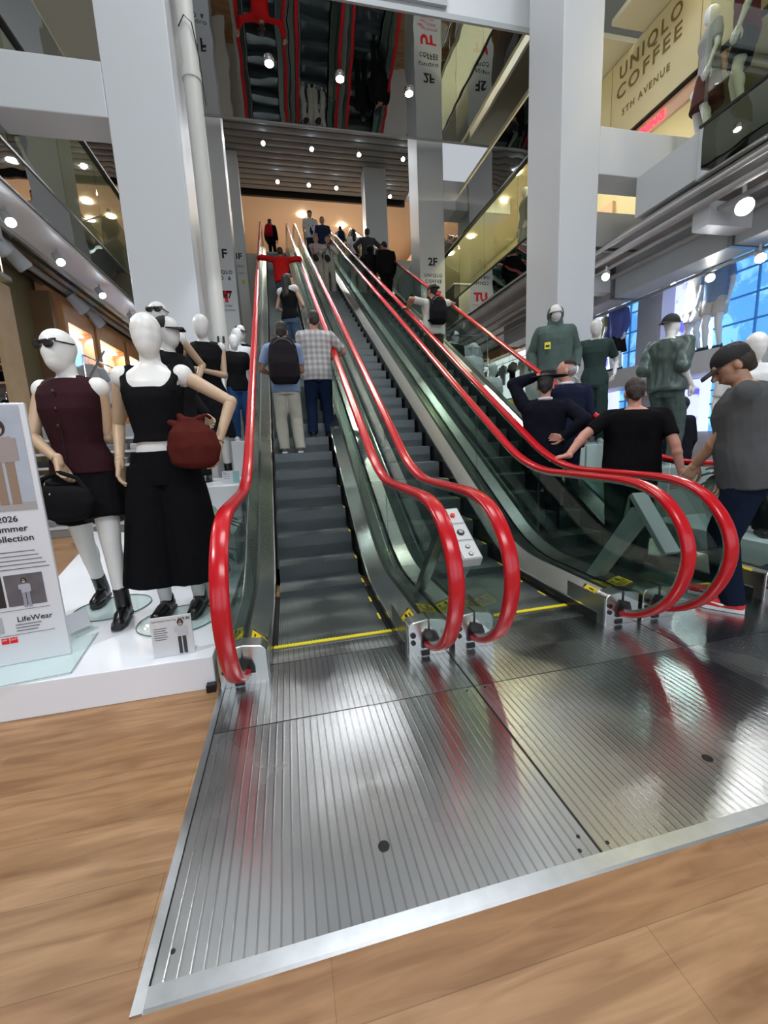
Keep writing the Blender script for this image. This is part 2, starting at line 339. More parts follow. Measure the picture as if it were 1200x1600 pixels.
# columns
def column(x0, x1, y0, y1, label, z1=12, **k):
    t = thing('column', label, 'column', ((x0+x1)/2, (y0+y1)/2, 0)); a, b = (x1-x0)/2, (y1-y0)/2
    MB().box((-a, -b, 0), (a, b, z1)).obj('shaft', WHITE, t, False, bevel=.012); return t
cL1 = column(-1.74, -.97, 6.2, 7.15, 'big square white column rising behind the left mannequins')
cR1 = column(4.30, 4.96, 6.2, 7.1, 'big square white column behind the hooded jacket mannequin')
cL2 = column(-1.62, -.90, 11.7, 12.4, 'white lettered column with a red T, seen past the left pipe')
cR2 = column(3.90, 4.61, 11.7, 12.48, 'white column lettered 2F beside the escalators')
cL3 = column(-1.62, -.95, 18.2, 18.9, 'narrow far white column with a small yellow square, left of the escalator top')
cR3 = column(3.88, 4.78, 18.4, 19.1, 'plain white column at the top right of the escalators')
def lt(txt, size, x, z, col, m, yf, sp=1.0, bold=0, align='CENTER', nm='lettering'):
    c = col.location; text(txt, size, m, col, frontM(x-c.x, yf-c.y-.004, z), nm, .001, align, sp, bold)
lt('2F', .27, 4.26, 5.82, cR2, BLACK, 11.7, bold=.008)
lt('UNIQLO', .115, 4.27, 5.53, cR2, BLACK, 11.7, 1.25, .002); lt('COFFEE', .115, 4.27, 5.38, cR2, BLACK, 11.7, 1.25, .002)
lt('UT', .30, 4.27, 4.95, cR2, REDC, 11.7, bold=.018)
for k in range(3): lt('UNIQLO T COLLECTION'[:18-k*3], .05, 4.27, 4.82-k*.075, cR2, REDC, 11.7, 1.0)
lt('1F', .29, -1.19, 5.78, cL2, BLACK, 11.7, bold=.008)
lt('UNIQLO', .115, -1.22, 5.42, cL2, BLACK, 11.7, 1.2, .002); lt('TO  &', .115, -1.19, 5.28, cL2, BLACK, 11.7, 1.2, .002)
lt('24/7', .24, -1.22, 4.86, cL2, BLACK, 11.7, .9, .003); lt('T', .34, -1.17, 4.78, cL2, REDC, 11.7, bold=.02)
lt('FEEL THESE', .06, -1.2, 4.66, cL2, BLACK, 11.7); lt('YOUR OWN', .06, -1.16, 4.56, cL2, BLACK, 11.7)
lt('3F', .30, -1.25, 8.28, cL3, BLACK, 18.2, bold=.01); lt('MEN', .13, -1.22, 7.98, cL3, BLACK, 18.2, 1.15); lt('3:20 PM', .07, -1.18, 7.75, cL3, BLACK, 18.2)
c = MB().box((-1.19+1.285, -.36, 7.40), (-1.07+1.285, -.352, 7.53)).obj('notice', mat('lime_notice', (.55, .62, .05), .5), cL3, False)

# white pipe beside the left column
t = thing('drain_pipe', 'thick off-white vertical pipe standing beside the big left column', 'pipe', (-.80, 6.55, 0))
MB().cone((0,0,0), (0,0,12), .105, .105, 24).obj('pipe', PIPE, t)
for z in (5.9, 2.6):
    MB().cone((0,0,z-.05), (0,0,z+.05), .118, .118, 24).obj('coupling', PIPE, t)
MB().tube([(-.08,-.10,6.35),(.0,-.14,6.45),(.08,-.12,6.4),(.12,-.02,6.1),(.14,0,5.6)], .007, 6).obj('cable', BLACK, t)
MB().tube([(-.1,-.09,2.45),(0,-.13,2.43),(.1,-.10,2.38)], .008, 6).obj('strap', BLACK, t)
for q in (-.02, .05): MB().box((q, -.13, 2.66), (q+.025, -.10, 2.74)).obj('clip', RUBBER, t, False)

# beams tying the columns to the galleries
def beam(x0, x1, y0, y1, z0, z1, label):
    t = thing('ceiling_beam', label, 'beam', ((x0+x1)/2, (y0+y1)/2, z0)); a, b = (x1-x0)/2, (y1-y0)/2
    MB().box((-a, -b, 0), (a, b, z1-z0)).obj('beam', WHITE, t, False, bevel=.01)
beam(-7, -1.74, 6.2, 6.67, 5.12, 5.69, 'thick white beam running left from the big left column')
beam(4.96, 6.8, 6.2, 6.68, 5.06, 5.70, 'thick white beam running right from the big right column')
beam(4.61, 6.6, 11.75, 12.4, 7.25, 7.95, 'white beam under the mirror, right of the lettered 2F column')
beam(2.9, 3.5, 1.0, 15.3, 11.2, 11.9, 'white ceiling beam high above, running away over the mirror ceiling')
beam(5.0, 5.8, 1.0, 15.3, 11.0, 11.9, 'second white ceiling beam high above, further right')

# ------------------------------------------------------------------ galleries
def gallery(side, x, xo, y0, y1, zf0, zf1, ztop, glass, lab):
    s = 1 if side == 'right' else -1
    o = MB().box((min(x, xo), y0, zf0+.03), (max(x, xo), y1 if y1 != 5.1 else 6.15, zf1)).obj('floor', mat('gallery_floor', (.50, .52, .53), .35), smooth=False); struct(o)
    t = thing('glass_balustrade', 'mirrored edge strip with tall frameless glass panels along the '+lab+' gallery', 'balustrade', (x, (y0+y1)/2, zf0)); h = (y1-y0)/2
    MB().box((-.03, -h, 0), (.03, h, zf1-zf0)).obj('mirror_strip', MIRROR, t, False)
    MB().box((-.045, -h, zf1-zf0), (.045, h, zf1-zf0+.03)).obj('top_channel', BLACK if side == 'right' else STEELD, t, False)
    MB().box((-.045, -h, -.02), (.045, h, 0)).obj('bottom_edge', STEEL, t, False)
    n = max(1, round((y1-y0)/1.45)); L = (y1-y0)/n
    for k in range(n):
        g = MB().box((-.008, -L/2+.006, 0), (.008, L/2-.006, ztop-zf1-.03)).obj('glass_panel', glass, t, False); g.location = (0, -h+(k+.5)*L, zf1+.03-zf0)
    return t
gallery('right', 5.0, 11, 7.1, 19.2, 4.43, 5.02, 6.47, GLASSG, 'far right')
gallery('right', 5.6, 11, -1, 5.1, 4.43, 5.02, 6.9, GLASSG, 'near right')
gallery('left', -3.0, -8.9, 1.0, 19.2, 4.42, 4.90, 6.5, GLASSL, 'left')
# upper mirrored fascias
for x, y0, y1, z0, lab in ((5.0, 7.1, 19.2, 6.47, 'upper mirrored band above the far right gallery glass'), (5.6, -1, 5.1, 6.98, 'upper mirrored band above the near right gallery glass'), (-3.0, 1.0, 19.2, 6.5, 'upper mirrored band above the left gallery glass')):
    t = thing('mirrored_band', lab, 'mirror band', (x, (y0+y1)/2, z0)); h = (y1-y0)/2
    MB().box((-.03, -h, 0), (.03, h, 1.0)).obj('mirror_strip', MIRROR, t, False)
    MB().box((-.05, -h, -.03), (.05, h, .01)).obj('lower_trim', BLACK, t, False)
for x0, x1, y0, y1 in ((5.05, 11.9, 7.1, 19.2), (5.65, 11.9, -1, 6.9), (-8.9, -3.05, 1, 19.2)):
    struct(MB().box((x0, y0, 7.62), (x1, y1, 7.7)).obj('ceiling', mat('warm_white_ceiling', (.72, .68, .50), .6), smooth=False))
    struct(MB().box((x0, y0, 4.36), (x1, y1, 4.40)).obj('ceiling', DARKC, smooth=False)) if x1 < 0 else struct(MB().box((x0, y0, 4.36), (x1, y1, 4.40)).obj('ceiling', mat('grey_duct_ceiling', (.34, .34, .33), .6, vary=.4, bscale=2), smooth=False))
# yellowish wall and coffee shop lettering on the right gallery
t = thing('coffee_wall', 'pale yellow wall with bronze coffee shop lettering on the right gallery', 'shop wall', (6.25, 5.2, 5.05))
MB().box((0, -2.2, 1.27), (.1, 2.9, 2.55)).obj('panel', CREAM, t, False)
MB().box((-.01, -2.2, 1.25), (.1, 2.9, 1.27)).obj('lower_edge', BLACK, t, False)
for y in (2.35, .62): MB().box((-.003, y, 1.27), (0, y+.008, 2.55)).obj('panel_joint', GOLD, t, False)
def textfit(s_, size, m, par, y, z, length, x=-.006, bold=.004):
    o = text(s_, size, m, par, Matrix.Identity(4), ext=.002, sp=1.3, bold=bold); xs = [v.co.x for v in o.data.vertices]; k = length/(max(xs)-min(xs))
    for v in o.data.vertices: v.co = V((x-v.co.z, y-(v.co.x-min(xs))*k, z+v.co.y))
    return o
textfit('UNIQLO', .285, GOLD, t, 2.17, 2.22, 1.22)
textfit('COFFEE', .285, GOLD, t, 2.22, 1.93, 1.28)
textfit('5TH AVENUE', .14, GOLD, t, 2.08, 1.62, .96, bold=.002)
t = thing('led_ticker', 'red glowing LED ticker under the coffee lettering on the right gallery', 'led sign', (6.3, 6.35, 6.06))
MB().box((0, -.9, 0), (.06, 1.0, .22)).obj('housing', mat('peach_box', (.78, .5, .35), .5), t, False)
text('RUNNING', .17, mat('led_red', (1, .02, .05), .5, emit=3), t, Matrix.Translation((-.012, .9, .04)) @ Matrix.Rotation(R(-90), 4, 'Z') @ Matrix.Rotation(R(90), 4, 'X'), sp=1.1, bold=.004)
t = thing('shop_partition', 'long pale yellow partition wall on the far right gallery behind the glass', 'partition', (8.0, 13.2, 5.05))
MB().box((0, -6, 0), (.1, 6, 2.55)).obj('panel', CREAM, t, False)
t = thing('led_ticker', 'long red glowing LED ticker on the far right gallery partition', 'led sign', (7.919, 11.6, 6.12))
MB().box((0, -2.2, 0), (.08, 2.2, .38)).obj('housing', MT['peach_box'], t, False)
text('THIS HOUSE IS NOW', .30, MT['led_red'], t, Matrix.Translation((-.012, 2.1, .08)) @ Matrix.Rotation(R(-90), 4, 'Z') @ Matrix.Rotation(R(90), 4, 'X'), sp=1.2, bold=.008)
o = MB().box((-.03, -.22, 0), (.03, .22, .62)).obj('screen', mat('cyan_screen', (.45, .85, .95), .4, emit=1.6), None, False); o.location = (7.2, 12.0, 5.021); tag(o, 'small upright cyan screen standing on the far right gallery', 'screen')
t = thing('clothes_cabinet', 'dark wardrobe block of clothes on the far right gallery', 'cabinet', (6.3, 15.2, 5.05))
MB().box((-.3, -.8, 0), (.3, .8, 1.25)).obj('carcass', mat('dark_cabinet', (.05, .05, .05), .5), t, False); MB().box((-.34, -.84, 1.25), (.34, .84, 1.3)).obj('top', GREYP, t, False)
for i, (y, x) in enumerate(((8.6,6.3),(9.6,6.5),(10.6,6.1),(11.8,6.4),(12.8,6.1),(13.9,6.4),(15.2,6.2),(16.2,6.0))):
    c = MB().cone((0,0,0), (0,0,.03), .12, .12, 16).obj('recessed_ceiling_light', LAMPW); c.location = (x, y, 7.59)
    if i % 2 == 0: area('recessed_light', (x, y, 7.585), .22, 32, (1,.92,.72))
    tag(c, 'round warm recessed light in the far right gallery ceiling, %s from the near end' % ORD[i], 'ceiling light', 'recessed lights of the right gallery')
for i, (y, x) in enumerate(((2.6,6.2),(3.6,6.3),(4.7,6.1),(5.6,6.3))):
    c = MB().cone((0,0,0), (0,0,.03), .12, .12, 16).obj('recessed_ceiling_light', LAMPW); c.location = (x, y, 7.59)
    if i % 2 == 1: area('recessed_light', (x, y, 7.585), .22, 26, (1,.92,.72))
    tag(c, 'round warm recessed light above the coffee lettering, %s from the near end' % ORD[i], 'ceiling light', 'recessed lights above the coffee wall')

# left gallery underside: white soffit strip with spotlights and tracks
t = thing('soffit', 'long white soffit strip under the left gallery edge carrying spotlights', 'soffit', (-3.22, 10, 4.36))
MB().box((-.24, -9, -.03), (.24, 9.2, .03)).obj('panel', mat('soffit_white', (.84, .86, .88), .4), t, False)
MB().box((-.29, -9, -.10), (-.24, 9.2, .03)).obj('rail', STEEL, t, False)
for i, y in enumerate((4.3, 4.95, 5.75, 6.7, 7.9, 9.4, 11.0, 12.7)):
    spotlight(-3.2, y, 4.33, (.55, -.5, -.75), 'white spotlight on the left soffit, %s' % ['nearest the picture edge','second from the picture edge','third from the picture edge','fourth, beside the unlit heads','fifth, near the big left column','sixth, partly behind the column','seventh, small and distant','last and smallest'][i], 'spotlights on the left soffit', LAMPB, 1.25, GREYP, 55)
for i, (y, x) in enumerate(((7.0, -3.55), (7.5, -3.6), (9.6, -3.7), (10.6, -3.8))):
    spotlight(x, y, 4.30, (.5, .5, -.75), 'grey unlit track spotlight head under the left gallery, %s' % ['first of the near pair','second of the near pair','first of the far pair','second of the far pair'][i], 'track heads under the left gallery', GREYP, 2.2, GREYP)
for i, (x, dz) in enumerate(((-3.62, -.03), (-3.80, -.04), (-4.02, -.02))):
    o = MB().box((-.05, -7.5, -.05), (.05, 7.5, .0)).obj('lighting_track', [STEEL, GREYP, STEELD][i], None, False); o.location = (x, 9, 4.30+dz)
    tag(o, ['steel cable tray hung under the left gallery next to the soffit', 'grey lighting track under the left gallery', 'dark duct rail under the left gallery farthest from the void'][i], 'track')
t = thing('ceiling_duct', 'grey metal duct crossing under the left gallery ceiling', 'duct', (-4.6, 6.6, 4.03))
MB().box((-1.4, -.35, 0), (1.2, .35, .30)).obj('duct', GREYP, t, False, bevel=.02); MB().box((-1.4, -.38, .1), (1.22, -.35, .14)).obj('flange', STEEL, t, False)
t = thing('pendant_fixture', 'small glass-sided fixture hanging under the left gallery above the sunglasses mannequin', 'fixture', (-3.55, 6.9, 3.55))
MB().box((-.12, -.12, 0), (.12, .12, .06)).obj('base', STEEL, t, False)
for a in (-.09, .09): MB().cap((a, 0, .05), (a, 0, .8), .012, seg=8).obj('rod', CHROME, t)

# right side underside: pipes, ducts, lamps
for i, (x, z, r) in enumerate(((5.5, 4.24, .035), (5.72, 4.16, .05), (5.95, 4.10, .03), (6.5, 4.16, .045))):
    o = MB().cone((0, -6, 0), (0, 9, 0), r, r, 12).obj('ceiling_pipe', PIPEG); o.location = (x, 6.5, z)
    tag(o, ['thin pipe closest to the fascia under the right gallery', 'thickest pipe under the right gallery', 'thin lower pipe in the middle under the right gallery', 'pipe furthest from the fascia under the right gallery'][i], 'pipe', 'pipes under the right gallery')
t = thing('ceiling_duct', 'big grey boxed beam running under the right gallery', 'duct', (6.8, 7.0, 3.78)); MB().box((-.25, -4.5, 0), (.25, 5, .6)).obj('duct', GREYP, t, False)
for k in range(4): MB().box((-.30, -4+k*2.3, -.02), (.30, -3.93+k*2.3, .6)).obj('strap', STEELD, t, False)
for i, (y, nm) in enumerate(((5.2, 'nearest to the big right column'), (3.6, 'close to the picture edge'), (7.8, 'deepest, behind the column'))):
    t = thing('ceiling_crossbeam', 'pale crossbeam under the right gallery, '+nm, 'beam', (7.4, y, 3.9), 0, 'crossbeams under the right gallery'); MB().box((-1.6, -.12, 0), (2.4, .12, .3)).obj('beam', WHITE, t, False)
t = thing('track_rail', 'steel lighting rail hung under the right gallery in front of the window displays', 'track', (7.1, 6, 3.72)); MB().box((-.03, -4, 0), (.03, 6, .05)).obj('rail', STEEL, t, False)
for y in (-3, 0, 3): MB().cap((0, y, .04), (0, y, .62), .012, seg=8).obj('hanger', STEEL, t)
for i, (x, y, z) in enumerate(((5.95, 4.75, 4.2), (6.05, 4.15, 4.3), (5.7, 7.4, 4.1), (5.75, 6.9, 4.05), (5.7, 8.1, 4.05), (6.9, 5.2, 3.75), (7.2, 6.2, 3.85))):
    spotlight(x, y, z, (-.55, -.55, -.5), 'bright spotlight under the right gallery, %s' % ['large one below the beam end','largest one at the picture edge','right one of the trio beside the column','middle one of the trio beside the column','left and dimmest one of the trio beside the column','one over the backwards-cap mannequin','one low near the blue window display'][i], 'spotlights under the right gallery', LAMP, [2.0,2.2,1.3,1.3,1.3,1.4,1.4][i], WHITE, [14,14,25,0,25,25,30][i])

# ------------------------------------------------------------------ right window displays
def splash(name, base, blot, sc_=1.6, st=1.2, th=.52):
    m = bpy.data.materials.new(name); m.use_nodes = True; nt = m.node_tree; b = nt.nodes['Principled BSDF']; L = nt.links
    tc = nt.nodes.new('ShaderNodeTexCoord'); n = nt.nodes.new('ShaderNodeTexNoise'); n.inputs['Scale'].default_value = sc_; n.inputs['Detail'].default_value = 6; n.inputs['Distortion'].default_value = .6
    L.new(tc.outputs['Object'], n.inputs['Vector']); cr = nt.nodes.new('ShaderNodeValToRGB')
    e = cr.color_ramp.elements; e[0].position = th; e[0].color = (*base, 1); e[1].position = th+.07; e[1].color = (*blot, 1); L.new(n.outputs['Fac'], cr.inputs[0])
    L.new(cr.outputs[0], b.inputs['Base Color']); L.new(cr.outputs[0], b.inputs['Emission Color']); b.inputs['Emission Strength'].default_value = st; b.inputs['Roughness'].default_value = .4; return m
SPL = splash('lavender_backlit', (.50, .56, .92), (.10, .10, .52), 2.2, 1.0, .55)
BLU = splash('blue_backlit', (.10, .34, .70), (.22, .55, .85), 2.6, .8, .5)
PALE = mat('pale_backlit', (.66, .74, .95), .4, emit=.8)
def window_display(y0, y1, z0, z1, label, ysplit):
    t = thing('window_display', label, 'window display', (8.0, (y0+y1)/2, z0)); c = (y0+y1)/2; h = z1-z0
    MB().box((0, ysplit-c, 0), (.06, y1-c, h)).obj('lavender_panel', SPL, t, False)
    MB().box((0, y0-c, 0), (.06, ysplit-c, h)).obj('blue_panel', BLU, t, False)
    MB().box((-.05, ysplit-c-.03, 0), (0, ysplit-c+.16, h)).obj('white_post', PALE, t, False)
    BF = mat('blue_ribs', (.05, .20, .48), .4, emit=.25)
    for k in range(1, 4): MB().box((-.03, y0-c, h*k/4-.015), (0, ysplit-c-.04, h*k/4+.015)).obj('blue_rib', BF, t, False)
    for k in range(1, 3): MB().box((-.03, y0-c+(ysplit-y0)*k/3, 0), (0, y0-c+(ysplit-y0)*k/3+.03, h)).obj('blue_rib', BF, t, False)
window_display(8.25, 9.9, 2.55, 4.25, 'far blue and lavender backlit window display left of the grey pier', 8.95)
window_display(4.4, 7.6, 2.55, 4.28, 'near and largest blue and lavender backlit window display', 6.75)
window_display(4.4, 7.6, 1.1, 2.12, 'lower blue backlit display beneath the largest window display', 6.7)
window_display(8.25, 9.9, 1.1, 2.12, 'lower blue backlit display beneath the far window display', 9.0)
o = MB().box((8.06, 1, 0), (8.3, 10.2, 4.4)).obj('wall_right', mat('grey_wall', (.50, .52, .56), .5), smooth=False); struct(o)
t = thing('pier', 'grey pier between the two blue window displays', 'pier', (7.96, 7.92, 0)); MB().box((-.25, -.30, 0), (.06, .32, 4.34)).obj('shaft', mat('pier_grey', (.42, .44, .48), .5), t, False)
t = thing('ledge', 'long white ledge between the upper and lower blue displays', 'ledge', (7.75, 6.9, 2.14)); MB().box((-.45, -3, 0), (.25, 3.2, .38)).obj('ledge', WHITE, t, False)
for i, (y, z) in enumerate(((7.15, 4.15), (9.45, 4.15))): spotlight(7.62, y, z, (.12, -.5, -.8), ['very bright spotlight inside the largest blue window display', 'very bright spotlight inside the far blue window display'][i], 'display', 'spotlights in the blue window displays', LAMP, 1.6, WHITE, 70) if False else spotlight(7.3, y, z, (.3, -.4, -.8), ['very bright spotlight inside the largest blue window display', 'very bright spotlight inside the far blue window display'][i], 'spotlights in the blue window displays', LAMP, 1.7, WHITE, 80)
# bright far right clothes wall
o = MB().box((8.1, 10.2, 0), (8.3, 19.2, 4.4)).obj('wall_right', WHITE2, smooth=False); struct(o)
t = thing('shelf_header', 'long orange wood header above the bright far clothes wall', 'header', (7.9, 14, 4.75-.75)); MB().box((-.1, -3.8, 0), (.1, 4, .28)).obj('board', WOODP, t, False)
t = thing('backlit_wall', 'bright backlit rack wall under the far right gallery', 'display wall', (8.02, 14, 1.2)); MB().box((0, -3.7, 0), (.06, 4, 2.75)).obj('panel', mat('backlit_white', (.95, .97, 1), .5, emit=.9), t, False)
MB().box((-.25, -3.7, 1.18), (0, 4, 1.24)).obj('shelf', WHITE2, t, False); MB().cap((-.2, -3.6, 2.5), (-.2, 3.9, 2.5), .015, seg=8).obj('rail', CHROME, t)
def garment(x, y, z, m, label, grp, rz=0, wdt=.44, ln=.7, sleeves=True):
    t = thing('hanging_shirt', label, 'shirt', (x, y, z), rz, grp)
    b = MB().loft([(0,0,-ln,wdt*.5,.06),(0,0,-ln*.6,wdt*.47,.07),(0,0,-.2,wdt*.48,.065),(0,0,-.06,wdt*.45,.05),(0,0,0,wdt*.18,.035)], 16)
    if sleeves:
        for s in (-1, 1): b.cone((s*wdt*.42,0,-.08), (s*wdt*.62,0,-.32), .07, .08, 10)
    link('shirt', remesh(b, .022, 2, .012, 9, seed=x+y), m, t)
    MB().tube([(0,0,.0),(0,0,.07),(.03,0,.10),(.03,0,.13),(0,0,.14)], .006, 6).obj('hanger_hook', CHROME, t)
cols = [('yellow', (.85, .72, .04)), ('white', (.8, .8, .8)), ('black', (.012, .012, .015)), ('pale grey', (.5, .52, .54)), ('navy', (.02, .03, .08)), ('cream', (.72, .70, .55))]
for i, k in enumerate((0, 1, 2, 1, 2, 3, 4, 1, 5, 0, 1)):
    nm, c = cols[k]; garment(7.72, 10.9+i*.66, 3.62, cloth('rack_'+nm, c), '%s shirt on the upper rail of the bright far wall, %s from near' % (nm, ORD[i]), 'shirts on the far right wall', R(90), .36)
for i, k in enumerate((2, 1, 2, 4, 1, 0, 2, 1, 2, 4)):
    nm, c = cols[k]; garment(7.72, 11.0+i*.5, 2.36, cloth('rack_'+nm, c), '%s garment under the shelf of the bright far wall, %s from the near end' % (nm, ORD[i]), 'garments on the far right wall', R(8), .4)
for i, (x, y, z, k) in enumerate(((4.9, 13.2, 4.0, 5), (5.4, 13.4, 4.1, 5), (4.6, 11.2, 3.75, 1), (5.2, 11.3, 3.7, 1), (4.9, 10.9, 2.9, 2), (5.5, 12.2, 3.3, 2), (5.75, 12.9, 3.45, 0))):
    nm, c = cols[k]; garment(x, y, z, cloth('rack_'+nm, c), '%s shirt on the crowded rack between the escalator and the bright wall, %s' % (nm, ['far left','far, second','near left','near, second','low front','middle','far right'][i]), 'shirts on the free racks', R(20), .55, .8)
for i, (x, y, z) in enumerate(((5.15, 13.3, 4.16), (4.9, 11.25, 3.92), (4.9, 10.9, 3.05), (5.8, 12.9, 3.6))):
    t = thing('garment_rack', 'chrome garment rack right of the escalators, %s' % ['farthest and tallest','in the middle','shortest and nearest','rightmost'][i], 'rack', (x, y, 0))
    MB().cap((-.75, 0, z), (.75, 0, z), .016, seg=8).obj('rail', CHROME, t)
    for s in (-.75, .75): MB().cap((s, 0, 0), (s, 0, z), .016, seg=8).obj('post', CHROME, t)

# ------------------------------------------------------------------ left shop side
o = MB().box((-4.38, 8.35, 0), (-4.22, 19.2, 4.34)).obj('wall_left', mat('olive_wall', (.20, .17, .09), .6), smooth=False); struct(o)
t = thing('wood_fascia', 'long orange wood header over the left shop bays', 'header', (-4.11, 14.5, 4.03)); MB().box((-.05, -5.3, 0), (.12, 4.5, .28)).obj('board', WOODP, t, False)
for i, (y0, y1) in enumerate(((9.40, 10.65), (10.80, 12.45), (12.6, 15.1))):
    t = thing('shop_bay', ['wood framed bay with a tall blue screen on the left wall', 'wood framed bay with a white poster on the left wall', 'wood framed bay with a portrait poster on the left wall'][i], 'shop bay', (-4.11, y0, 1.2))
    L_ = y1-y0
    MB().box((-.05, 0, 2.5), (.25, L_, 2.82)).obj('lintel', WOODP, t, False)
    for y in (0, L_-.12): MB().box((-.05, y, 0), (.25, y+.12, 2.5)).obj('upright', WOODP, t, False)
    MB().box((-.04, .12, 0), (0, L_-.12, 2.5)).obj('back', PEACH, t, False)
    MB().box((.02, .15, .3 if i == 0 else 1.1), (.05, L_*.55 if i else L_-.15, 2.35)).obj('screen', [mat('blue_screen', (.16, .36, .85), .4, emit=1.3), mat('white_screen', (.9, .95, .95), .4, emit=1.0), MT['white_screen']][i], t, False)
    MB().box((.0, .2, 2.42), (.12, L_-.2, 2.46)).obj('fill_strip', mat('fill_strip_glow', (1, .86, .66), .5, emit=5), t, False)  # glowing strip added under the lintel to brighten the bay
    area('bay_fill', (-4.11+.17, y0+L_/2, 1.2+2.40), .10, 9, (1,.85,.66), (0, R(-25), 0), sy=L_*.8)  # added fill lamp going with the strip
    if i == 2:
        hd = mat('hair_print', (.03, .015, .012), .6); sk = mat('skin_print', (.75, .50, .38), .6)
        MB().ell((.08, 1.75, 1.95), (.02, .22, .30)).obj('printed_hair', hd, t); MB().ell((.105, 1.75, 1.93), (.01, .13, .19)).obj('printed_face', sk, t); MB().loft([(.1,1.75,1.25,.02,.36),(.1,1.75,1.55,.02,.30),(.1,1.75,1.7,.02,.12)], 16).obj('printed_jacket', BLACK, t)
for i in range(14):
    k = [3, 1, 3, 5, 1, 3, 2, 1, 3, 5, 1, 3, 4, 1][i]; nm, c = cols[k]
    garment(-3.62, 9.5+i*.42, 2.93, cloth('rack_'+nm, c), '%s shirt on the long rack by the left wall, %s from the near end' % (nm, ORD[i]), 'shirts on the left wall rack', R(15), .42, .75)
t = thing('garment_rack', 'long chrome garment rack in front of the left shop bays', 'rack', (-3.62, 12.3, 0)); MB().cap((0, -3, 3.06), (0, 3.2, 3.06), .016, seg=8).obj('rail', CHROME, t)
for s in (-3, 3.2): MB().cap((0, s, 0), (0, s, 3.06), .016, seg=8).obj('post', CHROME, t)
t = thing('brown_partition', 'tall dark brown partition behind the sunglasses mannequin', 'partition', (-4.7, 9.1, 0)); MB().box((.32, -.05, 0), (.80, .05, 4.1)).obj('panel', BROWN, t, False); MB().box((.32, -.06, 0), (.80, -.05, 2.4)).obj('lower_panel', OLIVE, t, False)
# shelf unit with folded clothes at the far left
t = thing('shelf_unit', 'tall pale wood shelf unit at the left picture edge', 'shelf unit', (-4.15, 7.9, 0))
MB().box((.05, -.2, 0), (.12, .25, 3.85)).obj('side_panel', WOODL, t, False); MB().box((-1.6, .2, 0), (.05, .25, 3.85)).obj('back_panel', mat('shelf_back', (.35, .33, .30), .6), t, False)
zs = [2.35, 2.62, 2.88, 3.14, 3.40, 3.66]
for z in zs: MB().box((-1.6, -.2, z-.015), (.05, .22, z+.015)).obj('shelf', WOODL, t, False)
MB().cap((-1.6, 0, 2.18), (.05, 0, 2.18), .014, seg=8).obj('rail', STEEL, t)
for zi, z in enumerate(zs[:-1]):
    for xi in range(4):
        x = -.16-xi*.3; nm, c = [('black', (.012,.012,.015)), ('navy', (.02,.03,.08)), ('white', (.75,.75,.75)), ('pale blue', (.35,.45,.7))][(zi+xi*3) % 3 if zi > 1 else (xi+zi) % 4]
        g = thing('folded_stack', '%s folded clothes in the left shelf unit, %s shelf, %s from the right' % (nm, ['lowest','second','middle','fourth','top'][zi], ORD[xi]), 'folded clothes', (-4.15+x, 7.9, z+.015), 0, 'folded clothes in the left shelf unit')
        for q in range(4): MB().box((-.12, -.15, q*.045), (.12, .15, q*.045+.04)).obj('folded_item', cloth('fold_'+nm, c) if q % 2 == 0 or nm == 'black' else cloth('fold_light', (.5,.5,.52)), g, False, bevel=.012)
for i, (nm, c) in enumerate((('pale pink', (.62,.50,.55)), ('dark maroon', (.05,.015,.02)), ('light blue', (.28,.40,.68)), ('pale blue', (.40,.50,.72)), ('black', (.012,.012,.015)))):
    garment(-4.85+i*.17, 7.78, 2.10, cloth('low_'+nm, c), '%s shirt hanging under the left shelf unit' % nm, 'shirts under the left shelf unit', R(90), .4, .6)
# stacked clothes tables (stepped shelves) behind the left platform
t = thing('stepped_display', 'white stepped shelving behind the left platform mannequins', 'display shelves', (-3.1, 7.6, 0))
for k in range(7): MB().box((-.85, -.5+k*.14, .12+k*.22), (1.25, .6, .16+k*.22)).obj('shelf', WHITE2, t, False)
MB().box((-.85, .55, 0), (1.25, .62, 1.7)).obj('back_panel', GREYP, t, False); MB().box((-.85, -.46, 0), (1.25, -.42, .12)).obj('plinth', GREYP, t, False)
for k in range(6):
    for j in range(5):
        nm, c = [('grey', (.3,.31,.33)), ('white', (.7,.7,.72)), ('charcoal', (.06,.06,.065))][(k*2+j) % 3]
        g = MB().box((-.19, -.12, 0), (.19, .12, .10)).obj('folded_stack', cloth('table_'+nm, c), None, False, bevel=.02); g.location = (-3.7+j*.44, 7.24+k*.14, .16+k*.22)
        tag(g, '%s folded clothes on the white stepped shelving, %s step up, %s from the left' % (nm, ORD[k], ORD[j]), 'folded clothes', 'folded clothes on the stepped shelving')
for i, (x, z) in enumerate(((-2.9, 1.9), (-2.55, 1.7))):
    o = MB().tube([(0,0,0),(.5,0,.75)], .014, 8).obj('sign_arm', STEELD); o.location = (x, 6.9, z); tag(o, ['upper slanted steel arm behind the sunglasses mannequin', 'lower slanted steel arm behind the sunglasses mannequin'][i], 'arm')

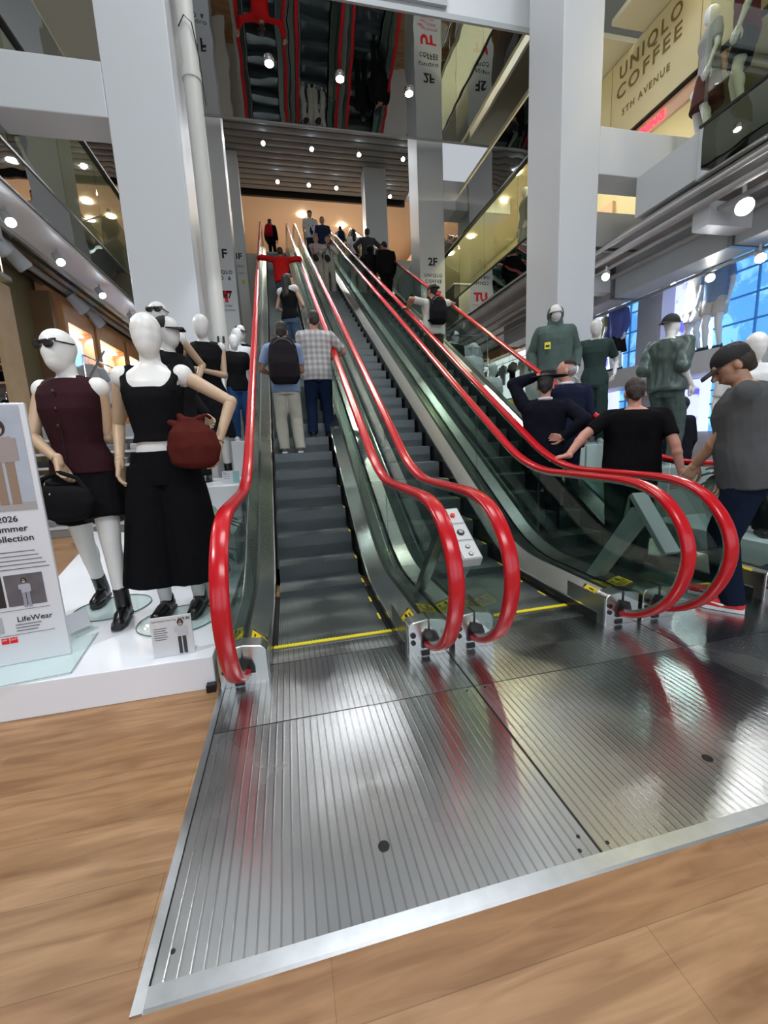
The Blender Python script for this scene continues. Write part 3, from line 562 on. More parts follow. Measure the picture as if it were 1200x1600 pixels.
# ================================================================== ESCALATORS
S = .5765
def blend(y, y0, z0, rad, base):   # horizontal at base, then rising with slope S through (y0, base)
    a, b = y0-rad, y0+rad
    if y <= a: return base
    if y >= b: return base+S*(y-y0)
    t = (y-a)/(2*rad); return base+S*rad*t*t
TOPY = 18.84; TOPZ = 8.9
def nose(y): return min(blend(y, 3.4, 0, .42, .004), TOPZ) if y > 3 else .004
def deck(y):
    z = blend(y, 3.38, 0, .35, .19)
    zt = TOPZ+.19
    return min(z, zt)
def skirt(y): return deck(y)-.11
def rail(y):
    z = blend(y, 3.24, 0, .38, .935); return min(z, TOPZ+.95)
def frange(a, b, d):
    n = max(1, int(round((b-a)/d))); return [a+(b-a)*i/n for i in range(n+1)]
YS = sorted(set(frange(2.2, 4.2, .1)+frange(4.2, 17.8, 1.7)+frange(17.8, 20.2, .15)))
loopf = [(2.30, .085), (2.20, .075), (2.06, .10), (1.94, .155), (1.83, .245), (1.755, .36), (1.715, .48), (1.71, .59), (1.745, .70), (1.81, .79), (1.90, .865), (2.02, .912), (2.16, .932), (2.3, .935)]
def rail_path():
    # smooth the loop
    pts = []
    n = len(loopf)
    for i in range(n-1):
        p0 = loopf[max(i-1, 0)]; p1 = loopf[i]; p2 = loopf[i+1]; p3 = loopf[min(i+2, n-1)]
        for k in range(4):
            t = k/4; pts.append(tuple(.5*((2*p1[a])+(-p0[a]+p2[a])*t+(2*p0[a]-5*p1[a]+4*p2[a]-p3[a])*t*t+(-p0[a]+3*p1[a]-3*p2[a]+p3[a])*t**3) for a in (0, 1)))
    pts += [(y, rail(y)) for y in YS if y > 2.35]
    pts += [(20.6, TOPZ+.94), (20.85, TOPZ+.85), (20.95, TOPZ+.65), (20.9, TOPZ+.4), (20.7, TOPZ+.2), (20.4, TOPZ+.12)]
    return pts
RP = rail_path()
def handrail_mesh():
    sec = [(-.036,-.012),(-.039,0),(-.036,.012),(-.024,.0185),(0,.020),(.024,.0185),(.036,.012),(.039,0),(.036,-.012),(.026,-.014),(-.026,-.014)]
    rg = []
    for i, (y, z) in enumerate(RP):
        a = RP[max(i-1, 0)]; b = RP[min(i+1, len(RP)-1)]; d = V((b[0]-a[0], b[1]-a[1])).normalized()
        n = (-d.y, d.x)     # outward (up on the straight part)
        s = 1.0
        if i < 3: s = 1.0
        rg.append([(x, y+n[0]*h*1.0, z+n[1]*h) for x, h in sec])
    # on the newel loop the path runs bottom->front->top, outward is away from its centre
    return MB().rings(rg)
def fix_out():
    out = []
    return out
HR = handrail_mesh().mesh('handrail', True, 60)
def rail_inner_mesh():   # black/steel guide inside the belt
    sec = [(-.022,-.030),(-.022,-.013),(.022,-.013),(.022,-.030)]
    rg = []
    for i, (y, z) in enumerate(RP[4:-2]):
        i += 4; a = RP[i-1]; b = RP[i+1]; d = V((b[0]-a[0], b[1]-a[1])).normalized(); n = (-d.y, d.x)
        rg.append([(x, y+n[0]*h, z+n[1]*h) for x, h in sec])
    return MB().rings(rg).mesh('guide', False)
HG = rail_inner_mesh()
def strip(ys, f0, f1, x0a, x0b):  # sheet between two x lines with different heights, thick .01
    rg = []
    for y in ys: rg.append([(x0a, y, f0(y)), (x0b, y, f1(y)), (x0b, y, f1(y)-.012), (x0a, y, f0(y)-.012)])
    return MB().rings(rg)
# glass panels
def inside_loop():
    c = []
    for i, (y, z) in enumerate(RP):
        if y > 3.1: break
        a = RP[max(i-1, 0)]; b = RP[i+1]; d = V((b[0]-a[0], b[1]-a[1])).normalized(); c.append((y+d.y*.022, z-d.x*.022))
    return c
il = [p for p in inside_loop() if p[1] > .2]
newel_poly = [(2.05, .205), (3.06, deck(3.06))]+[(3.06, rail(3.06)-.022)]+list(reversed(il))
newel_poly = [p for k, p in enumerate(newel_poly) if k == 0 or (abs(p[0]-newel_poly[k-1][0])+abs(p[1]-newel_poly[k-1][1])) > .004]
NEWEL_G = MB().prism_x(newel_poly, -.006, .006).mesh('glass', False)
gy = [3.07, 4.25]+[4.25+1.62*k for k in range(1, 10)]+[20.3]
GL = []
for a, b in zip(gy[:-1], gy[1:]):
    ys = frange(a+.006, b-.006, .12 if a < 4.2 or b > 17 else .8)
    GL.append(MB().prism_x([(y, deck(y)) for y in ys]+[(y, rail(y)-.022) for y in reversed(ys)], -.006, .006).mesh('glass', False))
# step
NS = 47
def step_mesh():
    b = MB(); w2 = .352
    b.prism_x([(0, 0), (.372, 0), (.372, -.03), (.33, -.03), (.05, -.03), (.045, -.20), (.03, -.215), (.004, -.215), (-.004, -.10)], -w2, w2)
    return b.mesh('step', False)
SM = step_mesh()
SY = MB()
SY.box((.338, .01, .0005), (.352, .11, .0025)); SYM = SY.mesh('edge', False)
def side_deck(inner, outer, glassx):
    """one side's decks, from x=inner (skirt) to outer, glass at glassx"""
    return None
def sticker(parent, x, y, z, pitch, roll=0):
    s = MB().box((-.055, -.075, 0), (.055, .075, .0016)).obj('caution_sticker', YSTK, parent, False)
    s.location = (x, y, z); s.rotation_euler = (pitch, roll, 0)
    MB().box((-.055, .058, .0016), (.055, .075, .0022)).obj('black_band', BLACK, s, False)
    text('CAUTION', .016, YSTK, s, Matrix.Translation((0, .061, .0023)), 'lettering', .0002, 'CENTER')
    p = MB()
    p.ell((-.035, .02, .0018), (.008, .008, .0006), n=6, seg=10).box((-.040, -.005, .0016), (-.030, .012, .0024))
    p.ell((.012, .042, .0018), (.008, .008, .0006), n=6, seg=10).box((.003, .005, .0016), (.021, .034, .0024)).box((.005, -.018, .0016), (.010, .006, .0024)).box((.014, -.018, .0016), (.019, .006, .0024))
    p.ell((.036, .016, .0018), (.006, .006, .0006), n=6, seg=10).box((.031, -.016, .0016), (.041, .009, .0024)).box((-.012, .006, .0016), (-.004, .014, .0024)).box((-.045, -.022, .0016), (.045, -.018, .0024))
    p.obj('pictogram', BLACK, s, False)
    l = MB()
    for k in range(5): l.box((-.045, -.032-k*.008, .0016), (.03+.012*((k*7) % 2), -.029-k*.008, .0022))
    l.obj('small_print', BLACK, s, False)
def newel_cap(parent, x):
    # rounded front housing of the newel with handrail inlet
    w2 = .125
    out = []
    for t in range(9):
        a = PI/2*t/8; out.append((-w2+.045-.045*math.cos(a), .175+.045*math.sin(a)*.9))
    prof = [(-w2, 0)]+out+[(0, .228)]+[(-a, b) for a, b in reversed(out)]+[(w2, 0)]
    b = MB(); n = len(prof)
    b.add([(px, 2.13, pz) for px, pz in prof]+[(px, 2.165, pz*1.0) for px, pz in prof]+[(px*1.0, 2.225, pz) for px, pz in prof], [tuple(range(n))]+[(i+k*n, (i+1) % n+k*n, (i+1) % n+n+k*n, i+n+k*n) for k in (0, 1) for i in range(n)])
    o = b.obj('newel_cap', STEEL, parent, True, bevel=.006, ang=30); o.location = (x, 0, 0)
    h = MB()
    pts = [(-.048, .06), (.035, .06), (.035, .075), (.06, .075), (.06, .105), (.045, .15), (-.02, .17), (-.045, .13)]
    h.add([(px, 2.118, pz) for px, pz in pts]+[(px, 2.131, pz) for px, pz in pts], [tuple(range(8))]+[(i, (i+1) % 8, (i+1) % 8+8, i+8) for i in range(8)])
    hh = h.obj('inlet_opening', BLACK, o, False)
    MB().cone((0,2.119,.118),(0,2.135,.118),.045,.045,20).obj('inlet_ring', RUBBER, o)
    MB().cone((-.095,2.122,.14),(-.095,2.132,.14),.016,.016,14).obj('socket', BLACK, o); MB().cone((-.095,2.122,.095),(-.095,2.132,.095),.014,.014,14).obj('socket', BLACK, o)
    MB().box((-.05, 2.122, .012), (.0, 2.131, .04)).obj('slot', BLACK, o, False)
    MB().box((-.004, 2.124, .15), (.004, 2.225, .231)).obj('centre_seam', BLACK, o, False)
def escalator(cx, label):
    t = thing('escalator', label, 'escalator', (cx, 0, 0))
    for s in (-1, 1):
        gx = s*.51; inn = s*.385; out = s*.637
        o = link('handrail', HR, RED, t); o.location = (gx, 0, 0)
        g = link('handrail_guide', HG, STEEL, t); g.location = (gx, 0, 0)
        g = link('newel_glass', NEWEL_G, GLASS, t); g.location = (gx, 0, 0)
        for me in GL:
            g = link('glass_panel', me, GLASS, t); g.location = (gx, 0, 0)
        strip(YS, skirt, deck, inn, s*.494).obj('inner_deck', STEEL, t, ang=20)
        strip(YS, deck, lambda y: deck(y)-.03, s*.526, out).obj('outer_deck', STEEL, t, ang=20)
        strip(YS, lambda y: deck(y)+.004, lambda y: deck(y)+.004, s*.494, s*.526).obj('glass_gasket', RUBBER, t, ang=20)
        rg = [[(inn, y, skirt(y)+.004), (inn-s*.008, y, skirt(y)+.004), (inn-s*.008, y, skirt(y)-.008), (inn, y, skirt(y)-.008)] for y in YS]
        MB().rings(rg).obj('skirt_trim', CHROME, t, ang=20)
        rg = [[(inn, y, skirt(y)), (inn-s*.006, y, skirt(y)), (inn-s*.006, y, nose(y)-.30), (inn, y, nose(y)-.30)] for y in YS]
        MB().rings(rg).obj('skirt_panel', mat('skirt_black', (.02, .022, .024), .25, .3), t, ang=20)
        rg = [[(out, y, deck(y)-.03), (out-s*.006, y, deck(y)-.03), (out-s*.006, y, max(0, nose(y)-.5) if y < 4.5 else nose(y)-.75), (out, y, max(0, nose(y)-.5) if y < 4.5 else nose(y)-.75)] for y in YS]
        MB().rings(rg).obj('outer_cladding', STEELD, t, ang=20)
        # brushed band on the skirt side near the floor
        MB().prism_x([(2.14, .0), (2.14, .19), (2.5, .19), (2.5, .0)], min(inn, inn-s*.004), max(inn, inn-s*.004)).obj('skirt_end', STEELD, t, False)
        newel_cap(t, gx)
        sticker(t, s*.439, 2.36, .139, 0, -s*math.atan2(.11, .109)); sticker(t, s*.584, 2.40, .1765, 0, s*math.atan2(.03, .11))
    # underside truss
    rg = [[(-.63, y, nose(y)-.5 if y > 4.5 else max(nose(y)-.5, 0)), (.63, y, nose(y)-.5 if y > 4.5 else max(nose(y)-.5, 0)), (.63, y, max(nose(y)-.9, -.05)), (-.63, y, max(nose(y)-.9, -.05))] for y in YS if y > 3.6]
    MB().rings(rg).obj('truss', mat('truss_grey', (.25, .25, .25), .5), t, False)
    MB().box((-.385, 2.46, -.02), (.385, 2.52, .006)).obj('comb_plate', STEELD, t, False)
    yl = MB().box((-.375, 2.485, .004), (.375, 2.512, .0105))
    for k in range(36): yl.prism_z([(-.37+k*.0208, 2.512), (-.37+k*.0208+.011, 2.512), (-.37+k*.0208+.0055, 2.528)], .002, .009)
    yl.obj('comb_teeth', YEL, t, False)
    MB().box((-.384, 2.47, .0005), (.384, 3.4, .003)).obj('dark_pit_sheet', BLACK, t, False)  # black sheet over the floor, standing in for the dark below the steps
    # flat and curved start: treads
    for j in range(-3, NS-3+1):
        y = 3.685+.33*j; z = nose(y)
        if y > 19: break
        o = link('step', SM, TREAD, t); o.location = (0, y, z)
        if j < 4: link('yellow_edge', SYM, YEL, o)
    MB().box((-.352, 2.50, -.05), (.352, 2.695, .004)).obj('step', TREAD, t, False)
    MB().box((-.6, 19.0, TOPZ-.05), (.6, 21.4, TOPZ+.01)).obj('top_plate', STEELD, t, False)
    return t
escalator(.19, 'left escalator with red handrails carrying shoppers in a checked shirt and a blue shirt')
escalator(1.49, 'middle escalator with red handrails, mostly empty, two women in cream trousers high up')
escalator(2.79, 'right escalator with red handrails where men in dark suits are boarding')

# landing plates
def plate(x0, x1, y0, y1, label, seam=True):
    t = thing('landing_plate', label, 'floor plate', ((x0+x1)/2, (y0+y1)/2, 0)); a, b = (x1-x0)/2, (y1-y0)/2
    MB().box((-a, -b, 0), (a, b, .004)).obj('ridged_plate', PLATE, t, False); return t
t = plate(-.42, .808, .89, 1.775, 'large ridged steel landing plate in front of the left escalator')
for p in (((.188-.194), 1.081-1.3325),): MB().cone((p[0], p[1], .003), (p[0], p[1], .006), .018, .018, 20).obj('access_hole', BLACK, t)
for a, b in ((.56, -.42), (.585, -.38), (.57, .42), (-.58, -.38)): MB().cone((a, b, .003), (a, b, .0055), .006, .006, 10).obj('screw', BLACK, t)
t = plate(-.42, .808, 1.781, 2.30, 'narrow ridged steel plate nearest the left comb')
t = plate(-.19, .57, 2.306, 2.462, 'thin comb-side steel plate at the foot of the left escalator')
t = plate(.816, 2.105, .89, 1.775, 'large ridged steel landing plate in front of the middle escalator')
MB().cone((-.013, 1.096-1.3325, .003), (-.013, 1.096-1.3325, .006), .018, .018, 20).obj('access_hole', BLACK, t)
for a, b in ((-.61, -.42), (-.6, .42), (.6, .42)): MB().cone((a, b, .003), (a, b, .0055), .006, .006, 10).obj('screw', BLACK, t)
plate(.816, 2.105, 1.781, 2.30, 'narrow ridged steel plate nearest the middle comb'); plate(1.11, 1.87, 2.306, 2.462, 'thin comb-side steel plate at the foot of the middle escalator')
plate(2.113, 3.45, .89, 1.775, 'large ridged steel landing plate in front of the right escalator')
plate(2.113, 3.45, 1.781, 2.30, 'narrow ridged steel plate nearest the right comb'); plate(2.41, 3.17, 2.306, 2.462, 'thin comb-side steel plate at the foot of the right escalator')
plate(3.458, 4.8, .89, 2.30, 'ridged steel plate beyond the right escalator')
t = thing('metal_edge_trim', 'bevelled aluminium strip edging the steel landing plates', 'floor trim', (0, 0, 0))
AL = mat('aluminium_edge', (.62, .64, .66), .3, 1, vary=.15, bscale=20)
MB().prism_x([(.842, 0), (.89, .0), (.89, .006), (.85, .003)], -.45, 4.8).obj('front_strip', AL, t, False)
MB().box((-.45, .842, 0), (-.424, 2.15, .006)).obj('side_strip', AL, t, False)
o = MB().box((-.45, .885, .0), (4.8, 2.46, .0015)).obj('plate_bed', BLACK, t, False)

# brackets (anti-slide barriers) between the balustrades
t = thing('control_post', 'slanted steel post carrying the escalator control box between two red handrails', 'control post', (.84, 2.5, .19))
MB().prism_x([(.19, -.01), (.26, -.01), (-.30, .63), (-.36, .60)], -.03, .03).obj('post', STEELD, t, False)
Mb = Matrix.Translation((0, -.49, .535)) @ Matrix.Rotation(R(32), 4, 'X')
MB().box((-.055, -.19, -.03), (.055, .19, .03), Mb).obj('control_box', GREYP, t, False, bevel=.006)
for k, zz in enumerate((.06, -.065, -.19)):
    hgt = .115
    f = MB().box((-.046, zz+.005, .03), (.046, zz+hgt, .034), Mb).obj('face_plate', mat('control_face', (.62, .62, .60), .4), t, False)
    if k == 0: MB().cone(Mb @ V((0, zz+.06, .034)), Mb @ V((0, zz+.06, .045)), .013, .013, 16).obj('red_button', REDC, t)
    if k == 1:
        MB().cone(Mb @ V((0, zz+.055, .034)), Mb @ V((0, zz+.055, .040)), .02, .02, 20).obj('key_switch_ring', BLACK, t); MB().cone(Mb @ V((0, zz+.055, .040)), Mb @ V((0, zz+.055, .044)), .012, .012, 16).obj('key_switch', CHROME, t)
    if k == 2:
        for q in (.03, .078): MB().cone(Mb @ V((0, zz+q, .034)), Mb @ V((0, zz+q, .038)), .012, .012, 16).obj('symbol_ring', BLACK, t); MB().cone(Mb @ V((0, zz+q, .0375)), Mb @ V((0, zz+q, .039)), .009, .009, 16).obj('symbol_centre', MT['control_face'], t)
t = thing('barrier_bracket', 'grey T-shaped anti-slide barrier between the middle and right escalators', 'barrier', (2.14, 2.5, .19))
MB().prism_x([(.0, 0), (.09, 0), (-.30, .56), (-.38, .52)], -.05, .05).obj('post', GREYP, t, False, bevel=.004)
Mb = Matrix.Translation((0, -.44, .49)) @ Matrix.Rotation(R(50), 4, 'X')
MB().box((-.055, -.21, -.035), (.055, .21, .0), Mb).obj('cross_plate', GREYP, t, False, bevel=.004)
#==PART3==
# ================================================================== FIGURES
def ik(a, b, l1, l2, pole):
    a = V(a); b = V(b); d = b-a; L = d.length
    if L > (l1+l2)*.995: b = a+d/L*(l1+l2)*.995; d = b-a; L = d.length
    u = d/L; c = (l1*l1-l2*l2+L*L)/(2*L); h = math.sqrt(max(l1*l1-c*c, 0))
    p = V(pole); p = p-p.dot(u)*u; p = p.normalized() if p.length > 1e-4 else V((0,1,0))
    return a+u*c+p*h, b
def hand_mb(w, f, n, side, h, curl=.45, thumb=.5, spread=.10):
    """w wrist, f finger direction, n palm normal (out of the palm), side +1 right hand / -1 left hand"""
    f = V(f).normalized(); n = V(n); n = (n-n.dot(f)*f).normalized(); l = f.cross(n).normalized()*(-side)   # towards the thumb
    L = .102*h; b = MB(); pl = L*.50; kn = []
    for k, (o, ln) in enumerate(((.40, .43), (.14, .48), (-.12, .45), (-.36, .36))):
        q = V(w)+f*(pl*(1-abs(k-1)*.04))+l*o*L*.46; kn.append((q, ln, o))
        b.cap(V(w)+l*o*L*.22+f*L*.02, q, .0092*h, .0080*h, 8)
    b.cap(V(w)-f*L*.10, V(w)+f*L*.12, .0155*h, .0150*h, 10, flat=1.0)
    for q, ln, o in kn:
        p = q; a = 0; d = (f+l*o*spread).normalized()
        for s_, seg in enumerate((.46, .31, .25)):
            a += curl*(.7 if s_ == 0 else .9); dd = (d*math.cos(a)+n*math.sin(a)).normalized()
            e = p+dd*ln*L*seg; b.cap(p, e, (.0060-.0006*s_)*h, (.0056-.0007*s_)*h, 8); p = e
    p = V(w)+f*L*.12+l*L*.16; d = (f*.75+l*.75+n*.25*thumb).normalized(); e = p+d*L*.26; b.cap(p, e, .0095*h, .0068*h, 8)
    d2 = (f*.95+l*.25+n*.5*thumb).normalized(); e2 = e+d2*L*.19; b.cap(e, e2, .0066*h, .0060*h, 8)
    d3 = (f*1.0+n*.7*thumb).normalized(); b.cap(e2, e2+d3*L*.13, .0060*h, .0048*h, 8)
    return b
SKIN = {'light': (.56, .33, .23), 'tan': (.42, .23, .145), 'dark': (.13, .065, .04), 'rosy': (.55, .26, .19)}
def figure(name, label, loc, h=1.65, rz=0, cat='person', group=None, sex='m', bulk=1.0, lean=0, head=(0, 0), hands=(None, None), feet=None, pole=((-.5, -.8, -.5), (.5, -.8, -.5)),
           skin='light', hair=('short', (.02, .013, .01)), top=('tee', 'black', (.01,.01,.011)), bottom=('trousers', 'denim', (.02,.035,.075)), shoe=('black shoe', (.01,.01,.01)),
           vox=.011, man=None, arms='skin', hat=None, glasses=False, fingers=((None, None), (None, None)), collar=None, curl=.5, handm=None, twist=0, wrinkle=1.0, hipy=0, jacket_open=False, extra=None):
    t = thing(name, label, cat, loc, rz, group)
    mk = (lambda a: a*h)
    fem = sex == 'f'
    ank = feet or ((-.062, 0, 0), (.062, .02, 0))
    hip = V((0, hipy, .52))
    Ms = Matrix.Translation(hip) @ Matrix.Rotation(R(-lean), 4, 'X') @ Matrix.Rotation(R(twist), 4, 'Z') @ Matrix.Translation(-hip)
    P = lambda x, y, z: (Ms @ V((x, y, z)))*h
    bk = bulk
    sw = (.096 if fem else .112)*(.6+.4*bk)
    TOR = [(.455, .055, .045, 0), (.485, .088, .066, 0), (.52, .094 if fem else .090, .068, -.004), (.565, .086, .062, -.002), (.62, .069 if fem else .080, .054, .004), (.68, .078 if fem else .090, .060, .006),
           (.735, .088 if fem else .100, .068, .008), (.785, .094 if fem else .110, .062, .002), (.815, .088 if fem else .100, .050, -.004), (.835, .055, .040, -.006), (.85, .032, .033, -.004)]
    def torso(mb, z0, z1, k=1.0, add=0, hemk=1.0, loose=0):
        secs = []
        zs_ = [z0]+[q[0] for q in TOR if z0+.004 < q[0] < z1-.004]+[z1]
        for z in zs_:
            for a, b_ in zip(TOR[:-1], TOR[1:]):
                if a[0] <= z <= b_[0] or (z < TOR[0][0] and a is TOR[0]) :
                    u = (z-a[0])/(b_[0]-a[0]); u = max(0, min(1, u)); break
            rx, ry, cy = (a[i]+(b_[i]-a[i])*u for i in (1, 2, 3))
            if z < .50: rx, ry = max(rx, .088), max(ry, .064)
            if loose and z < .735: rx = max(rx, loose*(.088 if fem else .098)); ry = max(ry, loose*.064)
            kk = bk*(hemk if z < .60 else 1)
            belly = .012*max(0, bk-1)*4*math.exp(-((z-.60)/.07)**2)
            secs.append((0, cy+belly*.5, z, rx*k*kk+add, ry*k*kk+add+belly))
        mb.loft([tuple(q*h for q in s_) for s_ in secs], 26, Matrix.Scale(1, 4) if False else (Matrix.Scale(h, 4) @ Ms @ Matrix.Scale(1/h, 4)), 2.25)
    sh = [P(-sw, -.004, .805), P(sw, -.004, .805)]
    hd0 = P(0, -.004, .845)
    HM = Matrix.Rotation(R(-lean), 4, 'X') @ Matrix.Rotation(R(twist+head[0]), 4, 'Z') @ Matrix.Rotation(R(-head[1]), 4, 'X')
    HM3 = HM.to_3x3()
    H = lambda x, y, z: hd0 + HM3 @ (V((x, y, z))*h)
    # limbs
    kn = []; an = []
    for i, s in enumerate((-1, 1)):
        hp = V((s*.050*bk, hipy, .50))*h; a = V((ank[i][0], ank[i][1]-.012, ank[i][2]+.045))*h
        k_, a_ = ik(hp, a, .232*h, .232*h, (s*.06, 1, .1)); kn.append(k_); an.append(a)
    hd_ = list(hands); el = []; wr = []
    for i, s in enumerate((-1, 1)):
        tgt = V(hd_[i])*1.0 if hd_[i] is not None else (sh[i]+V((s*.035, .05, -.305))*h)
        e, w_ = ik(sh[i], tgt, .168*h, .148*h, pole[i]); el.append(e); wr.append(w_)
    if man: bm_ = {'gloss': MBRIGHT}.get(man, MWHITE)
    else: bm_ = mat('skin_'+skin, SKIN[skin], .5, bump=.1, bscale=60, vary=.1)
    # body
    b = MB(); torso(b, .46, .85, .93)
    b.cap(P(0, -.006, .80), H(0, .004, .045), .034*h, .030*h)
    if man:
        b.ell(H(0, .012, .098), (.046*h, .057*h, .055*h), HM3); b.ell(H(0, .024, .058), (.036*h, .043*h, .048*h), HM3)
        b.ell(H(0, .018, .078), (.043*h, .052*h, .055*h), HM3)
    else:
        b.ell(H(0, .006, .098), (.0445*h, .0545*h, .052*h), HM3); b.ell(H(0, .026, .058), (.034*h, .036*h, .040*h), HM3); b.ell(H(0, .020, .080), (.041*h, .041*h, .05*h), HM3)
        b.cap(H(0, .060, .085), H(0, .073, .066), .006*h, .0095*h, 8); b.cap(H(-.014, .0575, .046), H(.014, .0575, .046), .0055*h, seg=8)
        b.cap(H(-.02, .055, .1), H(.02, .055, .1), .008*h, seg=8)
        for s in (-1, 1): b.ell(H(s*.046, .0, .072), (.0065*h, .013*h, .019*h), HM3, 10, 8)
    for i, s in enumerate((-1, 1)):
        lk = .82 if bottom[0] in ('trousers', 'slim', 'wide') else 1.0
        b.cap(V((s*.048, hipy, .49))*h, kn[i], (.050 if fem else .054)*h*bk*lk, .033*h*lk); b.cap(kn[i], an[i], .032*h*lk, .021*h)
        cf = kn[i].lerp(an[i], .32)+V((0, -.008, 0))*h; b.ell(cf, (.030*h*lk, .033*h*lk, .06*h))
        b.cap(an[i]+V((0, -.012, -.02))*h, an[i]+V((0, .075, -.03))*h, .020*h, .016*h)
    parts = []
    armb = b if arms == 'skin' else None
    def arm_to(bb, i):
        ar = (.8+.2*bk)*(1 if not fem else .85)
        bb.cap(sh[i], el[i], .029*h*ar, .024*h*ar); bb.cap(el[i], wr[i], .0245*h*ar, .016*h*ar)
        m_ = el[i].lerp(wr[i], .3); bb.ell(m_, (.025*h*ar,)*3)
    if armb is not None:
        for i in (0, 1): b.ell(sh[i], (.032*h,)*3); arm_to(b, i)
    me = [remesh(b, vox, 3)]
    hands_me = []
    for i, s in enumerate((-1, 1)):
        f = fingers[i][0] or (wr[i]-el[i]); n = fingers[i][1] or (V((-s*1.0, .1, 0)))
        hm = hand_mb(wr[i], f, n, s, h, curl if not isinstance(curl, (tuple, list)) else curl[i])
        hands_me.append(remesh(hm, max(.0042, vox*.5), 2))
    if arms == 'skin': body = join_meshes(me+hands_me)
    else: body = me[0]
    link('body', body, bm_, t)
    if arms != 'skin':
        am = MWOOD if arms == 'wood' else bm_
        for i, s in enumerate((-1, 1)):
            u = MB(); d = (el[i]-sh[i]).normalized(); u.cap(sh[i]+d*.028*h, el[i]-d*.012*h, .0245*h, .019*h)
            ua = link('upper_arm', remesh(u, .009, 2), am, t)
            c = MB(); c.ell(sh[i]-V((s*.004*h, 0, 0)), (.034*h, .034*h, .036*h)); c.obj('shoulder_cap', bm_, t)
            MB().ell(el[i], (.020*h,)*3).obj('elbow_joint', am, t)
            d2 = (wr[i]-el[i]).normalized(); u = MB(); u.cap(el[i]+d2*.012*h, wr[i]-d2*.004*h, .0205*h, .0135*h)
            fa = link('forearm', remesh(u, .009, 2), am, t)
            MB().cone(wr[i]-d2*.006*h, wr[i]-d2*.002*h, .0165*h, .0165*h, 16).obj('wrist_band', mat('dark_band', (.15, .09, .06), .4), t)
            link('hand', hands_me[i], am, t)
    # eyes
    if not man:
        for s in (-1, 1): MB().ell(H(s*.0165, .0545, .081), (.0058*h, .0042*h, .0042*h), HM3, 8, 6).obj('eye', mat('eye_dark', (.02, .014, .01), .2), t)
        MB().cap(H(-.012, .0625, .0455), H(.012, .0625, .0455), .0016*h, seg=6).obj('lips', mat('lips', (.30, .10, .09), .5), t)
        for s in (-1, 1): MB().cap(H(s*.009, .0610, .094), H(s*.026, .055, .095), .0018*h, seg=6).obj('eyebrow', mat('brow', (.03, .02, .015), .7), t)
    # bottom
    kind, nm, c = bottom
    pm = cloth(nm, c); b = MB()
    if kind in ('trousers', 'wide', 'shorts', 'culottes', 'slim'):
        k = {'trousers': 1.0, 'wide': 1.25, 'shorts': 1.12, 'culottes': 1.35, 'slim': .9}[kind]
        hz = .565 if kind == 'culottes' else .575; torso(b, .455, hz, 1.03, .006)
        for i, s in enumerate((-1, 1)):
            hp = V((s*.047*bk, hipy, .485))*h; kp = kn[i]; ap = an[i]+V((0, 0, .005))*h
            if kind == 'shorts':
                q = hp.lerp(kp, .62); b.cone(hp+V((0,0,.02))*h, q, .063*h*k*bk, .064*h*k, 18)
            elif kind == 'culottes':
                q = kp.lerp(ap, .70); b.cone(hp+V((0,0,.03))*h, q+V((s*.022, 0, 0))*h, .066*h, .098*h, 22)
            elif kind == 'wide':
                b.cone(hp+V((0,0,.02))*h, kp+V((s*.006,0,0))*h, .060*h, .047*h, 18); b.cone(kp+V((s*.006,0,0))*h, ap+V((s*.010,0,-.025))*h, .047*h, .052*h, 18); b.ell(kp+V((s*.006,0,0))*h, (.047*h,)*3)
            else:
                b.cap(hp+V((0,0,.01))*h, kp, .062*h*k*(.5+.5*bk), .049*h*k); b.cone(kp, ap+V((0,-.002,-.02))*h, .049*h*k, .040*h*k, 18)
    elif kind == 'skirt':
        secs = [(0, hipy, .27, .135, .12), (0, hipy, .40, .115, .10), (0, hipy, .50, .098, .082), (0, hipy, .57, .078, .064), (0, hipy, .60, .072, .058)]
        b.loft([tuple(q*h for q in s_) for s_ in secs], 28)
    link({'skirt': 'skirt', 'shorts': 'shorts', 'culottes': 'culottes'}.get(kind, 'trousers'), remesh(b, vox*.95, 2, .0045*h*wrinkle, 10, seed=len(label)), pm, t)
    # top
    if top:
        kind, nm, c = top[:3]; tm = top[3] if len(top) > 3 else cloth(nm, c); b = MB()
        hem = {'tee': .47, 'shirt': .455, 'jacket': .44, 'suit': .42, 'vest': .52, 'tank': .595, 'sleeveless': .50, 'hoodie': .455, 'blouson': .50, 'blouse': .50}[kind]
        add = {'tee': .010, 'shirt': .014, 'jacket': .018, 'suit': .016, 'vest': .008, 'tank': .004, 'sleeveless': .008, 'hoodie': .020, 'blouson': .024, 'blouse': .014}[kind]
        if kind == 'tank':
            torso(b, hem, .765, 1.0, add, 1.03)
            for s in (-1, 1):
                for q in range(5): b.cap(P(s*(.030+.009*q), .056-.001*q, .752+.0009*q*q), P(s*(.062+.004*q), .05-.006*q, .765+.008*q), .011*h, .011*h)
                for q in range(3): b.cap(P(s*(.070+.006*q), .045-.03*q, .765), P(s*(.066), .02-.012*q, .80+.008*q), .012*h, .010*h)
                b.cap(P(s*.062, .050, .755), P(s*.066, -.002, .832), .0135*h, .0125*h, flat=1.5); b.cap(P(s*.066, -.002, .832), P(s*.062, -.05, .755), .0125*h, .0135*h, flat=1.5)
        else:
            torso(b, hem, .838, 1.03, add, 1.03, {'tee': .97, 'shirt': .98, 'suit': .99, 'jacket': .98, 'hoodie': 1.02, 'blouson': .98, 'blouse': .9}.get(kind, 0) if not fem or kind == 'blouse' else 0)
            for s in (-1, 1): b.cap(P(s*.03, -.004, .828), P(s*sw*(.80 if kind in ('vest', 'sleeveless') else .98), -.004, .808), .024*h, (.027 if kind in ('vest', 'sleeveless') else .032)*h+add*h*.4)
